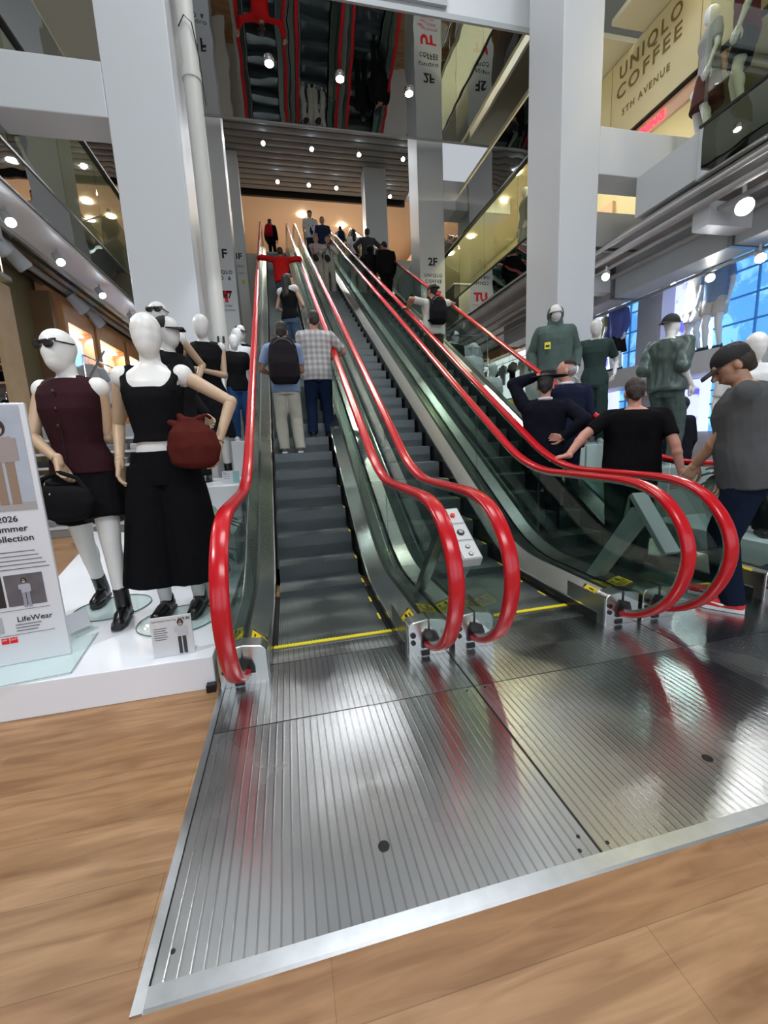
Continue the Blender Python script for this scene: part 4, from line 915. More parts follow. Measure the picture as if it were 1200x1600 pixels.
        sl = {'tee': .74, 'shirt': .85, 'vest': 0, 'tank': 0, 'sleeveless': 0}.get(kind, 2)
        if len(top) > 4: sl = top[4]
        for i, s in enumerate((-1, 1)):
            k = (.85+.15*bk); r0 = (.034+add*.5)*h*k
            if sl > 0:
                q = sh[i].lerp(el[i], min(sl, 1)); b.ell(sh[i], (r0*.97,)*3); b.cone(sh[i], q, r0, (.029+add*.6)*h*k, 16)
            if sl >= 2: b.ell(el[i], ((.030+add*.7)*h*k,)*3); b.cone(el[i], wr[i]-(wr[i]-el[i])*.02, (.030+add*.7)*h*k, (.021+add*.35)*h*k, 16)
            elif sl > 1: b.ell(el[i], ((.030+add*.7)*h*k,)*3); b.cone(el[i], el[i].lerp(wr[i], sl-1), (.030+add*.7)*h*k, (.028+add*.5)*h*k, 16)
        if kind == 'hoodie':
            b.ell(H(0, -.012, .085), (.062*h, .066*h, .068*h), HM3); b.cap(P(0, -.01, .82), H(0, -.004, .04), .062*h, .052*h)
        nmx = {'tee': 't_shirt', 'vest': 'vest', 'tank': 'tank_top', 'sleeveless': 'sleeveless_top', 'hoodie': 'hooded_jacket', 'blouson': 'jacket', 'suit': 'suit_jacket'}.get(kind, kind)
        o = link(nmx, remesh(b, vox*.95, 2, (.003 if kind in ('tank', 'vest') else .0055)*h*wrinkle, 8, seed=len(label)+3), tm, t)
        if kind == 'hoodie':   # face opening: dark lining disc and the face in front of it
            MB().ell(H(0, .030, .078), (.042*h, .044*h, .050*h), HM3).obj('hood_lining', BLACK, t)
            MB().ell(H(0, .040, .064), (.036*h, .044*h, .040*h), HM3).obj('face', bm_, t)
            MB().cone(P(0, .078, .47), P(0, .078, .80), .003*h, .003*h, 6).obj('zip', BLACK, t)
    if collar:
        b = MB(); b.tube([P(.036*math.cos(q), -.004+.036*math.sin(q)-.004, .848) for q in [2*PI*k/20 for k in range(21)]], .0085*h, 8); b.obj('collar', cloth('collar_'+collar[0], collar[1]), t)
    # shoes
    sc_ = mat('leather_'+shoe[0].replace(' ', '_'), shoe[1], .25 if 'leather' in shoe[0] or 'boot' in shoe[0] else .55)
    for i, s in enumerate((-1, 1)):
        a = an[i]; z0 = (ank[i][2])*h; b = MB()
        b.cap((a.x, a.y-.018*h, z0+.028*h), (a.x, a.y+.045*h, z0+.026*h), .024*h, .022*h); b.cap((a.x, a.y+.04*h, z0+.024*h), (a.x+s*.004*h, a.y+.095*h, z0+.020*h), .025*h, .019*h)
        b.cap((a.x, a.y-.01*h, z0+.03*h), (a.x, a.y-.004*h, z0+.055*h), .024*h, .024*h)
        if 'boot' in shoe[0]: b.cone((a.x, a.y-.005*h, z0+.04*h), kn[i].lerp(a, .70), .026*h, .025*h, 16)
        o = link('shoe', remesh(b, .008, 2), sc_, t)
        sp = [(a.x+dx*h, a.y+dy*h) for dx, dy in ((-.020,-.04),(.020,-.04),(.024,.0),(.026,.07),(.018,.108),(-.012,.112),(-.024,.075),(-.022,.0))]
        MB().prism_z(sp, z0+.0005, z0+.014*h).obj('sole', mat('sole_'+('white' if 'trainer' in shoe[0] else 'black'), (.75,.75,.75) if 'trainer' in shoe[0] else (.012,.012,.012), .5), o, True, bevel=.003)
    # hair / hats
    if hair and not man:
        kind, c = hair; hm = mat('hair_%d' % int(c[0]*1000), c, .5, bump=.8, bscale=120); b = MB()
        b.ell(H(0, -.008, .110), (.0485*h, .0555*h, .0470*h), HM3)
        if kind != 'bald' and not hat: b.ell(H(0, .010, .121), (.0445*h, .047*h, .034*h), HM3)
        b.ell(H(0, -.020, .085), (.0455*h, .045*h, .045*h), HM3)
        if kind == 'short': b.cap(H(0, -.036, .075), H(0, -.036, .05), .028*h, .022*h)
        if kind == 'curly': b.ell(H(0, -.0, .118), (.054*h, .060*h, .048*h), HM3)
        if kind == 'long':
            b.cap(H(0, -.03, .09), P(0, -.055, .76), .046*h, .042*h); [b.cap(H(s*.034, -.004, .10), P(s*.045, -.0, .80), .020*h, .022*h) for s in (-1, 1)]
        if kind == 'bald': b = MB(); b.ell(H(0, -.014, .083), (.0462*h, .047*h, .040*h), HM3)
        link('hair', remesh(b, vox*.8, 2, .003*h, 22), hm, t)
    if hat:
        kind, c = hat[:2]; hm = mat('hat_'+('%d' % int(c[0]*1000)), c, .8); dr = -1 if kind == 'backcap' else 1
        if kind in ('cap', 'backcap'):
            o = MB().ell(H(0, -.002, .102), (.0525*h, .0625*h, .054*h), HM3, 24, 10, 0, PI*.55).obj('cap', hm, t)
            secs = []
            bb = MB(); rg = []
            for k in range(9):
                y = dr*(.045+.058*k/8); wd = .046*math.sqrt(max(.02, 1-(k/8.2)**2)); z = .100-.010*(k/8)
                rg.append([H(-wd, y, z-.006), H(0, y, z+.005), H(wd, y, z-.006), H(wd, y, z-.010), H(0, y, z+.001), H(-wd, y, z-.010)])
            bb.rings(rg).obj('brim', hm, o); MB().ell(H(0, 0, .157), (.004*h,)*3, n=6, seg=8).obj('button', hm, o)
        elif kind == 'beanie': MB().ell(H(0, -.006, .098), (.056*h, .064*h, .058*h), HM3, 24, 10, 0, PI*.6).obj('beanie', hm, t)
        elif kind == 'kippah': MB().ell(H(0, -.012, .121), (.044*h, .046*h, .036*h), HM3, 24, 8, 0, PI*.45).obj('skullcap', hm, t)
        elif kind == 'visor': 
            MB().ell(H(0, .02, .092), (.049*h, .055*h, .030*h), HM3, 20, 8, 0, PI*.55).obj('cap', hm, t); MB().box((-.034*h, .05*h, .082*h), (.034*h, .096*h, .088*h), Matrix.Translation(hd0) @ HM).obj('brim', hm, t, bevel=.004)
    if glasses:
        g = MB()
        for s in (-1, 1): g.ell(H(s*.0215, .0665, .099), (.0205*h, .006*h, .0135*h), HM3 @ Matrix.Rotation(R(s*-6), 3, 'Y'), 18, 8)
        o = g.obj('sunglasses', mat('dark_lens', (.02, .02, .022), .08), t)
        fr = MB(); fr.cap(H(-.008, .071, .103), H(.008, .071, .103), .003*h, seg=6)
        for s in (-1, 1): fr.cap(H(s*.040, .058, .106), H(s*.050, .0, .100), .0026*h, seg=6); fr.cap(H(s*.004, .071, .109), H(s*.042, .058, .112), .0036*h, seg=6)
        fr.obj('frame', BLACK, o)
    t['_w'] = 0; del t['_w']
    return t, dict(P=P, H=H, sh=sh, el=el, wr=wr, an=an, kn=kn, h=h)
def world_hand(loc, rz, p):   # world point -> figure local
    return Matrix.Rotation(-rz, 3, 'Z') @ (V(p)-V(loc))
def backpack(parent_fig, info, loc, rz, label, m, s=1.0, group=None):
    P = info['P']; h = info['h']
    t = thing('backpack', label, 'backpack', loc, rz, group)
    c = P(0, -.135, .70); b = MB()
    b.loft([(c.x, c.y, c.z-.155*h*s, .075*h*s, .045*h), (c.x, c.y-.012*h, c.z-.12*h*s, .098*h*s, .072*h), (c.x, c.y-.01*h, c.z, .098*h*s, .068*h), (c.x, c.y, c.z+.08*h*s, .088*h*s, .058*h), (c.x, c.y+.012*h, c.z+.13*h*s, .055*h*s, .036*h)], 22, None, 3)
    link('bag', remesh(b, .012, 2, .004, 9), m, t)
    b = MB(); b.loft([(c.x, c.y-.058*h, c.z-.125*h*s, .070*h*s, .025*h), (c.x, c.y-.066*h, c.z-.04*h, .078*h*s, .028*h), (c.x, c.y-.055*h, c.z+.02*h, .066*h*s, .020*h)], 18, None, 3); link('front_pocket', remesh(b, .011, 2), m, t)
    for q in (-1, 1):
        MB().tube([P(q*.06, -.10, .80), P(q*.068, -.03, .853), P(q*.075, .055, .80), P(q*.085, .085, .72), P(q*.09, .03, .62), P(q*.07, -.10, .60)], .013*h, 8).obj('strap', m, t)
    MB().tube([P(-.02, -.12, .82), P(-.02, -.13, .845), P(.02, -.13, .845), P(.02, -.12, .82)], .006*h, 6).obj('grab_handle', m, t)
    MB().tube([V((c.x+.082*h*s*math.cos(a), c.y-.045*h, c.z+.02*h+.10*h*s*math.sin(a))) for a in [PI*k/10 for k in range(11)]], .0022*h, 6).obj('zip', mat('zip_grey', (.12,.12,.12), .4), t)
    return t

def stand(Y):      # snap to the tread under Y on an escalator: returns step front y and z
    j = math.floor((Y-3.685)/.33); return (3.685+.33*j, nose(3.685+.33*j))
def on_step(x, Y, dy=.17):
    y0, z = stand(Y); return (x, y0+dy, z+.0005)
railp = lambda y: rail(y)+.02

def plaid():
    m = bpy.data.materials.new('checked_cloth'); m.use_nodes = True; nt = m.node_tree; b = nt.nodes['Principled BSDF']; b.inputs['Roughness'].default_value = .85; L = nt.links
    tc = nt.nodes.new('ShaderNodeTexCoord'); outs = []
    for ax, scl in (('X', 4.6), ('Z', 4.4)):
        wv = nt.nodes.new('ShaderNodeTexWave'); wv.bands_direction = ax; wv.inputs['Scale'].default_value = scl; wv.inputs['Distortion'].default_value = .6; wv.inputs['Detail'].default_value = 1
        L.new(tc.outputs['Object'], wv.inputs['Vector']); outs.append(wv.outputs['Fac'])
    ad = nt.nodes.new('ShaderNodeMath'); ad.operation = 'ADD'; L.new(outs[0], ad.inputs[0]); L.new(outs[1], ad.inputs[1])
    cr = nt.nodes.new('ShaderNodeValToRGB'); e = cr.color_ramp.elements; e[0].position = .2; e[0].color = (.33, .32, .32, 1); e[1].position = .85; e[1].color = (.60, .58, .56, 1)
    hf = nt.nodes.new('ShaderNodeMath'); hf.operation = 'MULTIPLY'; hf.inputs[1].default_value = .5; L.new(ad.outputs[0], hf.inputs[0]); L.new(hf.outputs[0], cr.inputs[0]); L.new(cr.outputs[0], b.inputs['Base Color']); return m
# ---- left escalator riders
L_ = on_step(.04, 5.62)
f, i = figure('person', 'man in light blue shirt and beige trousers wearing a black backpack on the left escalator', L_, 1.58, 0, vox=.011, hair=('short', (.02,.014,.01)), top=('tee', 'light_blue', (.27,.36,.55)), bottom=('trousers', 'beige', (.52,.49,.42)), shoe=('grey trainer', (.12,.12,.12)), skin='tan',
    hands=((-.15, .24, 1.0), (.10, .27, 1.02)), pole=((-.8,-.8,-.3), (.6,-.9,-.3)), head=(-8, 6), group='riders on the left escalator', feet=((-.05,0,0), (.075,-.01,0)))
backpack(f, i, L_, 0, 'large black backpack on the man in the light blue shirt', cloth('backpack_black', (.02,.017,.02)), 1.15)
L_ = on_step(.47, 5.96)
f, i = figure('person', "man in grey checked shirt and dark jeans leaning on the left escalator's handrail", L_, 1.62, 0, vox=.011, bulk=1.1, hair=('short', (.025,.018,.014)), top=('shirt', 'checked_shirt', (.5,.5,.5), plaid()), bottom=('trousers', 'dark_denim', (.012,.022,.055)), shoe=('black leather', (.01,.01,.01)), skin='rosy',
    hands=((-.10, .26, 1.02), (.21, .24, 1.06)), pole=((-.5,-1,-.3), (1,-.4,-.2)), head=(8, 10), group='riders on the left escalator', feet=((-.07,0,0), (.07,.0,0)))
L_ = on_step(.24, 8.0)
f, i = figure('person', 'long-haired woman in black and white glancing sideways on the left escalator', L_, 1.55, R(-25), sex='f', vox=.013, hair=('long', (.008,.006,.006)), top=('sleeveless', 'black', (.01,.01,.011)), bottom=('trousers', 'mid_denim', (.08,.12,.19)), shoe=('black shoe', (.01,.01,.01)), skin='light',
    hands=((-.16, .2, .95), (.17, .22, 1.05)), head=(-45, 4), group='riders on the left escalator')
o = MB().cap((-.13,-.02,1.25), (.13,-.02,1.28), .075, .07).obj('white_shawl', cloth('white', (.7,.7,.7)), f)
L_ = on_step(.21, 11.1)
y0 = 11.55
f, i = figure('person', 'man in bright red jacket holding both handrails of the left escalator', L_, 1.55, 0, vox=.013, hair=('short', (.02,.014,.01)), top=('jacket', 'bright_red', (.55,.015,.015)), bottom=('trousers', 'grey_denim', (.06,.085,.12)), skin='tan',
    hands=(world_hand(L_, 0, (-.32, y0-.12, railp(y0-.12)+.03)), world_hand(L_, 0, (.70, y0-.12, railp(y0-.12)+.03))), pole=((-1,0,.2), (1,0,.2)), head=(0, 4), lean=12, group='riders on the left escalator', fingers=(((0,1,.5),(0,.2,-1)),)*2)
L_ = (.06, 19.9, 8.915)
f, i = figure('person', 'person in black coat with a red backpack stepping off the left escalator at the top', L_, 1.62, R(-20), vox=.014, hair=('short', (.01,.01,.01)), top=('suit', 'black', (.01,.01,.011)), bottom=('slim', 'black', (.01,.01,.011)), skin='tan', head=(-30, 0), group='people at the top of the escalators')
backpack(f, i, L_, R(-20), 'bright red backpack worn by the person in black at the top', cloth('backpack_red', (.45,.012,.025)), 1.0)
# ---- middle escalator riders (coming down, facing the camera)
crm = (.58,.55,.45)
for x, Yp, nm, hh, dy, hr, arms_ in ((1.27, 13.0, 'grey-haired woman with folded arms in cream trousers on the middle escalator', 1.54, .17, (.22,.20,.18), 1), (1.60, 12.95, 'dark-haired woman in white top and cream trousers holding a phone on the middle escalator', 1.53, .12, (.008,.006,.006), 2)):
    L_ = on_step(x, Yp, .17)
    hd = (((.10,.17,1.10), (-.10,.18,1.08)) if arms_ == 1 else ((-.03,.20,1.16), (.05,.20,1.15)))
    f, i = figure('person', nm, L_, hh, R(180), sex='f', vox=.013, hair=('short' if arms_ == 1 else 'long', hr), top=('blouse', 'off_white' if arms_ == 2 else 'pink_white', (.62,.60,.56) if arms_ == 2 else (.55,.45,.42)), bottom=('wide', 'cream', crm), shoe=('white trainer', (.6,.6,.6)), skin='light', hands=hd, pole=((-1,-.3,-.6), (1,-.3,-.6)), group='riders on the middle escalator')
    bg_ = MB(); bg_.loft([(0,0,-.09,.04,.03), (0,0,-.05,.07,.04), (0,0,.04,.075,.04), (0,0,.09,.05,.03)], 18, Matrix.Rotation(R(-30), 4, 'Y'), 2.5)
    t = thing('shoulder_bag', 'dark shoulder bag on the %s woman of the cream trouser pair' % ('grey-haired' if arms_ == 1 else 'white-topped'), 'bag', (x-.05, L_[1]-.19, L_[2]+.86)); link('bag', remesh(bg_, .01, 2), cloth('bag_dark', (.05,.035,.03)), t); MB().tube([(-.05,0,.06),(-.06,.06,.28),(-.04,.12,.40),(.06,.06,.30),(.09,.0,.05)], .008, 6).obj('strap', BLACK, t)
ph = MB().box((-.035,-.004,-.07), (.035,.004,.07)).obj('phone', BLACK, None, False, bevel=.003); ph.location = (1.59, on_step(1.6,12.95)[1]-.26, on_step(1.6,12.95)[2]+1.16); tag(ph, 'dark phone held up by the woman in the white top', 'phone')
for x, Yp, nm, hh, rzz, tp, bt, hr in ((1.52, 17.5, 'man in white shirt with dark overalls near the top of the middle escalator', 1.76, 180, ('shirt', 'white', (.7,.7,.7)), ('slim', 'navy', (.02,.03,.07)), 'curly'),
        (1.82, 16.2, 'man in navy t-shirt near the top of the middle escalator, behind the cream trouser pair', 1.72, 180, ('tee', 'navy', (.02,.03,.07)), ('trousers', 'navy_dark', (.012,.015,.03)), 'short')):
    L_ = on_step(x, Yp); f, i = figure('person', nm, L_, hh, R(rzz), vox=.014, hair=(hr, (.01,.008,.008)), top=tp, bottom=bt, skin='light' if hr == 'curly' else 'tan', group='riders on the middle escalator')
    if hr == 'curly':
        bb = MB(); bb.loft([tuple(c_ for c_ in (0, .012, z*hh, rx*hh, ry*hh)) for z, rx, ry in ((.50,.094,.078),(.57,.092,.078),(.62,.088,.076),(.68,.075,.074),(.70,.06,.06))], 24)
        for s in (-1, 1): bb.cap((s*.045*hh, .075*hh, .68*hh), (s*.055*hh, .035*hh, .835*hh), .011*hh); bb.cap((s*.055*hh, .035*hh, .835*hh), (s*.04*hh, -.07*hh, .69*hh), .011*hh)
        bb.obj('overall_bib', cloth('navy', (.02,.03,.07)), f)
L_ = (1.72, 20.2, 8.915); figure('person', 'dark-haired person half hidden behind the man in white shirt and overalls', L_, 1.60, R(180), vox=.016, hair=('curly', (.01,.008,.008)), top=('shirt', 'white', (.7,.7,.7)), bottom=('slim', 'navy', (.02,.03,.07)), group='people at the top of the escalators')
L_ = (3.05, 20.1, 8.915); f, i = figure('person', 'person in pale shirt with a navy backpack walking away at the top of the escalators', L_, 1.62, 0, vox=.014, hair=('short', (.01,.008,.008)), top=('tee', 'white', (.7,.7,.7)), bottom=('slim', 'navy', (.02,.03,.07)), skin='dark', group='people at the top of the escalators')
backpack(f, i, L_, 0, 'navy backpack on the person walking away at the top', cloth('backpack_navy', (.02,.028,.06)), 1.0)
L_ = (2.45, 21.4, 8.915); figure('person', 'person in brown top far back at the top of the escalators', L_, 1.5, 0, vox=.016, hair=('short', (.05,.03,.02)), top=('tee', 'brown', (.22,.14,.09)), bottom=('slim', 'navy', (.02,.03,.07)), group='people at the top of the escalators')
# ---- right escalator riders
L_ = on_step(2.72, 15.0); figure('person', 'woman with long black hair and white top high on the right escalator', L_, 1.50, 0, sex='f', vox=.013, hair=('long', (.008,.006,.006)), top=('tee', 'white', (.7,.7,.7)), bottom=('slim', 'black', (.01,.01,.011)), skin='light', group='riders on the right escalator')
L_ = on_step(2.98, 14.2); figure('person', 'man in dark grey sweater high on the right escalator, beside the long-haired woman', L_, 1.66, 0, vox=.013, hair=('short', (.03,.02,.015)), top=('jacket', 'charcoal', (.055,.06,.065)), bottom=('trousers', 'dark_green_grey', (.03,.035,.03)), skin='tan', hands=((-.28,.15,1.0), (.28,.15,1.0)), pole=((-1,-.3,-.2), (1,-.3,-.2)), group='riders on the right escalator')
L_ = on_step(2.68, 12.3); f, i = figure('person', 'person in black seen from behind, low beside the left handrail of the right escalator', L_, 1.42, 0, vox=.013, hair=('short', (.008,.008,.008)), top=('hoodie', 'black', (.01,.01,.011)), bottom=('trousers', 'black', (.01,.01,.011)), skin='tan', hands=((-.32,.15,1.0), None), group='riders on the right escalator')
L_ = on_step(3.06, 12.0); figure('person', 'man in black jacket with bowed head on the right escalator', L_, 1.63, R(8), vox=.013, bulk=1.1, hair=('short', (.008,.008,.008)), top=('jacket', 'black', (.01,.01,.011)), bottom=('trousers', 'black', (.01,.01,.011)), skin='tan', head=(30, 28), group='riders on the right escalator')
L_ = on_step(2.72, 7.6)
f, i = figure('person', 'man in white t-shirt and olive trousers with black cap and black backpack holding both handrails', L_, 1.62, 0, vox=.011, bulk=1.05, hair=('short', (.008,.008,.008)), hat=('backcap', (.008,.008,.009)), top=('tee', 'off_white_tee', (.62,.62,.56)), bottom=('trousers', 'olive', (.07,.055,.035)), shoe=('dark shoe', (.02,.02,.02)), skin='tan',
    hands=(world_hand(L_, 0, (2.28, 7.62, railp(7.62)+.03)), world_hand(L_, 0, (3.28, 7.9, railp(7.9)+.05))), pole=((-1,-.3,.1), (1,-.3,.1)), head=(20, 8), group='riders on the right escalator', fingers=(((-.2,1,.5),(0,.3,-1)), ((.2,1,.5),(0,.3,-1))))
backpack(f, i, L_, 0, 'black backpack on the man in the white t-shirt, right escalator', cloth('backpack_black2', (.012,.012,.013)), .95)
L_ = on_step(2.56, 3.90)
f, i = figure('person', 'man in dark navy suit raising his black hat with one hand, boarding the right escalator', L_, 1.64, R(-28), vox=.009, bulk=1.12, hair=('short', (.012,.01,.01)), hat=None, top=('suit', 'midnight_suit', (.008,.009,.016)), bottom=('trousers', 'midnight_suit', (.008,.009,.016)), skin='rosy', collar=('white', (.75,.75,.78)),
    hands=((-.07, .06, 1.625), (.16, -.13, 1.0)), pole=((-1,.1,-.25), (1,-.6,0)), head=(-10, 6), group='men boarding the right escalator', fingers=(((.8,.5,.1),(0,-.3,-1)), ((-1,-.1,.1),(0,-1,0))))
t = thing('hat', 'black brimmed hat held on the head of the man in the navy suit', 'hat', (2.62, L_[1]+.04, L_[2]+1.61), R(-30))
MB().ell((0,0,.0), (.19,.16,.012)).obj('brim', mat('black_felt', (.007,.007,.008), .8), t); MB().loft([(0,0,.0,.085,.10),(0,0,.05,.08,.095),(0,0,.07,.06,.07)], 22).obj('crown', MT['black_felt'], t)
L_ = on_step(3.04, 4.15)
figure('person', 'older man with black skullcap, grey hair and navy suit looking left on the right escalator', L_, 1.64, R(-22), vox=.009, bulk=1.05, hair=('bald', (.32,.29,.27)), hat=('kippah', (.006,.006,.007)), top=('suit', 'navy_suit', (.012,.015,.035)), bottom=('trousers', 'navy_suit', (.012,.015,.035)), skin='rosy', collar=('white', (.75,.75,.78)), head=(72, 0), group='men boarding the right escalator')
# black t-shirt man (on the right escalator's flat treads) and grey t-shirt man
Lb = (2.95, 3.13, .0055)
figure('person', 'broad man in black t-shirt with cropped dark hair holding the red handrail', Lb, 1.66, R(-34), vox=.008, bulk=1.28, hair=('short', (.035,.022,.015)), top=('tee', 'jet_black', (.006,.006,.007)), bottom=('trousers', 'dark_trousers', (.02,.03,.035)), skin='rosy',
    hands=(world_hand(Lb, R(-34), (2.36, 3.20, rail(3.2)+.05)), world_hand(Lb, R(-34), (3.14, 2.80, .84))), pole=((-1,-.3,-.2), (.6,-1,0)), head=(0, 14), group='men boarding the right escalator', fingers=(((-.95,.45,-.1),(0,.1,-1)), ((.0,.3,-1),(-1,.1,0))), curl=(.28, .6))
Lg = (2.90, 2.12, .0055)
fg, ig = figure('person', 'man in grey t-shirt, black cap and red trainers about to step on the right escalator', Lg, 1.76, R(36), vox=.0075, bulk=1.18, lean=6, hair=('short', (.03,.018,.012)), hat=('cap', (.008,.008,.009)), top=('tee', 'charcoal_tee', (.085,.09,.092)), bottom=('trousers', 'navy_chinos', (.008,.013,.028)), shoe=('red trainer', (.72,.02,.03)), skin='tan',
    hands=(world_hand(Lg, R(36), (2.76, 2.44, .86)), (.26, .12, .84)), pole=((-.3,-1,-.2), (.6,-1,0)), head=(14, 26), group='men boarding the right escalator', fingers=(((0,.5,-1),(1,.2,0)), (None, None)), curl=(.35, .5), feet=((-.062,.02,0),(.07,.055,0)))
# watch + sole detail
w_ = MB().tube([ig['wr'][0]+V((.021*math.cos(q), .021*math.sin(q), .0)) for q in [2*PI*k/14 for k in range(15)]], .005, 6).obj('wristband', BLACK, fg)
for s, a in ((0, ig['an'][0]), (1, ig['an'][1])):
    sw_ = MB().tube([(a.x-.044, a.y+.12, .055), (a.x-.046, a.y+.05, .045), (a.x-.045, a.y-.01, .07), (a.x-.043, a.y-.04, .09)], [.002, .008, .006, .001], 6).obj('side_swoosh', mat('white_stripe', (.85,.85,.85), .4), fg)
Ld = (5.2, 4.75, .0); figure('person', 'person in black jacket and black hat seen from behind among the plants at the right', Ld, 1.62, 0, vox=.013, hair=('short', (.01,.01,.01)), hat=('beanie', (.01,.01,.011)), top=('jacket', 'black_blue', (.010,.011,.016)), bottom=('trousers', 'black', (.01,.01,.011)), skin='dark', group='shoppers on the ground floor')
#==PART4==
# ================================================================== LEFT DISPLAY PLATFORM
PB = WHITE2
t = thing('display_platform', 'low white display platform under the left mannequins', 'platform', (-.45, 2.15, 0))
MB().prism_z([(-1.15, .01), (-.02, .01), (-.02, 3.1), (-1.75, 3.1), (-1.75, 2.2), (-.98, .75)] if False else [(-1.15, .01), (-.02, .01), (-.02, 2.9), (-2.6, 4.4), (-2.05, 3.7)], 0.0, .18).obj('top', PB, t, False, bevel=.004)
MB().box((-.06, -.03, .0), (-.015, .008, .04)).obj('cable_slot', BLACK, t, False)
def glass_disc(x, y, z, label):
    o = MB().cone((0,0,0), (0,0,.010), .235, .235, 40).obj('glass_disc', GLASSC); o.location = (x, y, z)
    tag(o, label, 'base plate', 'round glass mannequin bases'); e = MB(); e.tube([(.235*math.cos(q), .235*math.sin(q), .005) for q in [2*PI*k/40 for k in range(41)]], .0035, 6).obj('rim', mat('glass_rim', (.06,.14,.13), .1), o); return o
glass_disc(-1.27, 3.10, .181, 'round glass base under the mannequin in the maroon vest')
glass_disc(-.76, 2.72, .181, 'round glass base under the black tank top mannequin')
def arm_pose(a, b): return (a, b)
# mannequin 1: maroon vest
L1 = (-1.265, 3.00, .192)
f, i = figure('mannequin', 'mannequin with black sunglasses, maroon sleeveless button vest and black skirt shorts', L1, 1.79, R(186), 'mannequin', 'mannequins on the left platform', 'f', man='white', arms='wood', vox=.008, glasses=True, head=(-14, 4), twist=-16,
    top=('vest', 'maroon', (.032,.011,.014)), bottom=('shorts', 'black_knit', (.006,.006,.007)), shoe=('black leather boot', (.008,.008,.009)),
    hands=((-.31, -.04, 1.36), world_hand(L1, R(186), (-1.305, 2.80, 1.21))), pole=((-.1,-.2,-1), (.9,-.5,0)), feet=((-.08, .11, 0), (.055, -.15, 0)), fingers=(((-.2,.2,1),(1,0,0)), ((-.2,.3,-1),(-1,.2,0))), curl=(.3,.7), wrinkle=.6)
for k in range(3): MB().ell(i['P'](.0+.002, .083+.002*k, .79-.055*k), (.010,.006,.010), n=6, seg=10).obj('button', mat('maroon_button', (.03,.008,.01), .3), f)
MB().cone(i['P'](.002,.080,.80), i['P'](.002,.0745,.56), .0022, .0022, 6).obj('placket', mat('maroon_dark', (.012,.004,.005), .7), f)
# black handbag held by mannequin 1
t = thing('handbag', 'soft black crescent handbag hanging from the hand of the maroon vest mannequin', 'handbag', (-1.29, 2.75, .99), R(-15))
b = MB(); b.loft([(0,0,-.13,.07,.035), (0,0,-.10,.15,.055), (0,0,-.02,.19,.06), (0,0,.05,.17,.05), (0,0,.075,.12,.03)], 24, None, 2.4); link('bag', remesh(b, .009, 2, .006, 10), cloth('black_bag', (.009,.009,.010)), t)
MB().tube([(-.15,0,.04), (-.10,0,.12), (0,0,.155), (.10,0,.12), (.15,0,.04)], .013, 8).obj('handle', cloth('black_bag', (.009,.009,.010)), t); MB().ell((-.03,-.052,.035), (.006,.006,.006), n=6, seg=8).obj('stud', CHROME, t)
# mannequin 2: black tank top and culottes
L2 = (-.76, 2.86, .192)
f, i = figure('mannequin', 'front mannequin in black tank top and long black culottes, wooden arms', L2, 1.85, R(180-4), 'mannequin', 'mannequins on the left platform', 'f', man='white', arms='wood', vox=.008, head=(14, 0),
    top=('tank', 'black_tank', (.007,.007,.008)), bottom=('culottes', 'black_wool', (.005,.005,.006)), shoe=('black leather', (.008,.008,.009)),
    hands=((-.36, .10, 1.08), (.235, .04, .99)), pole=((-1,-.2,.25), (.5,-1,0)), feet=((-.055, 0, 0), (.05, .02, 0)), fingers=(((.1,.3,-1),(1,0,0)), ((0,.2,-1),(-1,0,0))), curl=(.5,.5), wrinkle=.5)
t = thing('handbag', 'dark red drawstring pouch bag on the arm of the black tank top mannequin', 'handbag', (-.53, 2.66, 1.27), 0)
b = MB(); b.loft([(0,0,-.14,.08,.06), (0,0,-.11,.13,.09), (0,0,-.02,.150,.10), (0,0,.07,.125,.085), (0,0,.13,.06,.04), (-.01,0,.15,.055,.035)], 26, None, 2.3); b.cap((-.05,0,.10), (-.115,0,.125), .028, .018); b.cap((-.02,0,.10), (.05,0,.15), .03, .02); b.cap((-.03,0,.1), (-.06,-.01,.16), .03, .015)
link('pouch', remesh(b, .009, 2, .009, 12), cloth('burgundy', (.075,.014,.011)), t)
MB().tube([(-.02,-.0,.10), (.04,-.02,.145), (.075,.03,.165), (.09,.09,.15)], .010, 8).obj('strap', cloth('burgundy', (.075,.014,.011)), t); MB().tube([(-.02+.055*math.cos(q), .038*math.sin(q), .105) for q in [2*PI*k/16 for k in range(17)]], .009, 6).obj('drawstring', cloth('burgundy_dark', (.05,.006,.008)), t)
# rear platforms
def plinth(x0, x1, y0, y1, z, label, m=None):
    t = MB().box((x0-(x0+x1)/2, y0-(y0+y1)/2, 0), (x1-(x0+x1)/2, y1-(y0+y1)/2, z)).obj('plinth', m or PB, None, False, bevel=.005); t.location = ((x0+x1)/2, (y0+y1)/2, 0); tag(t, label, 'plinth')
plinth(-1.25, -.50, 3.62, 4.32, .52, 'white plinth just behind the front left mannequins')
plinth(-1.55, -.50, 4.36, 5.50, .86, 'taller white plinth carrying the crossed-arm mannequin')
plinth(-.92, -.48, 6.20, 7.6, 1.35, 'tall white plinth under the small mannequin group by the left handrail') if False else plinth(-.68, -.49, 5.56, 7.6, 1.30, 'tall narrow white plinth under the small mannequin group by the left handrail')
figure('mannequin', 'mannequin in black with a black cap turned away, standing behind the tank top mannequin', (-.90, 3.95, .521), 1.80, R(180+60), 'mannequin', 'mannequins on the left platform', 'f', man='white', arms='wood', vox=.011, hat=('cap', (.006,.006,.007)), top=('blouse', 'black', (.01,.01,.011)), bottom=('skirt', 'black', (.01,.01,.011)), hands=((-.25,.1,1.0), (.26,.1,1.0)))
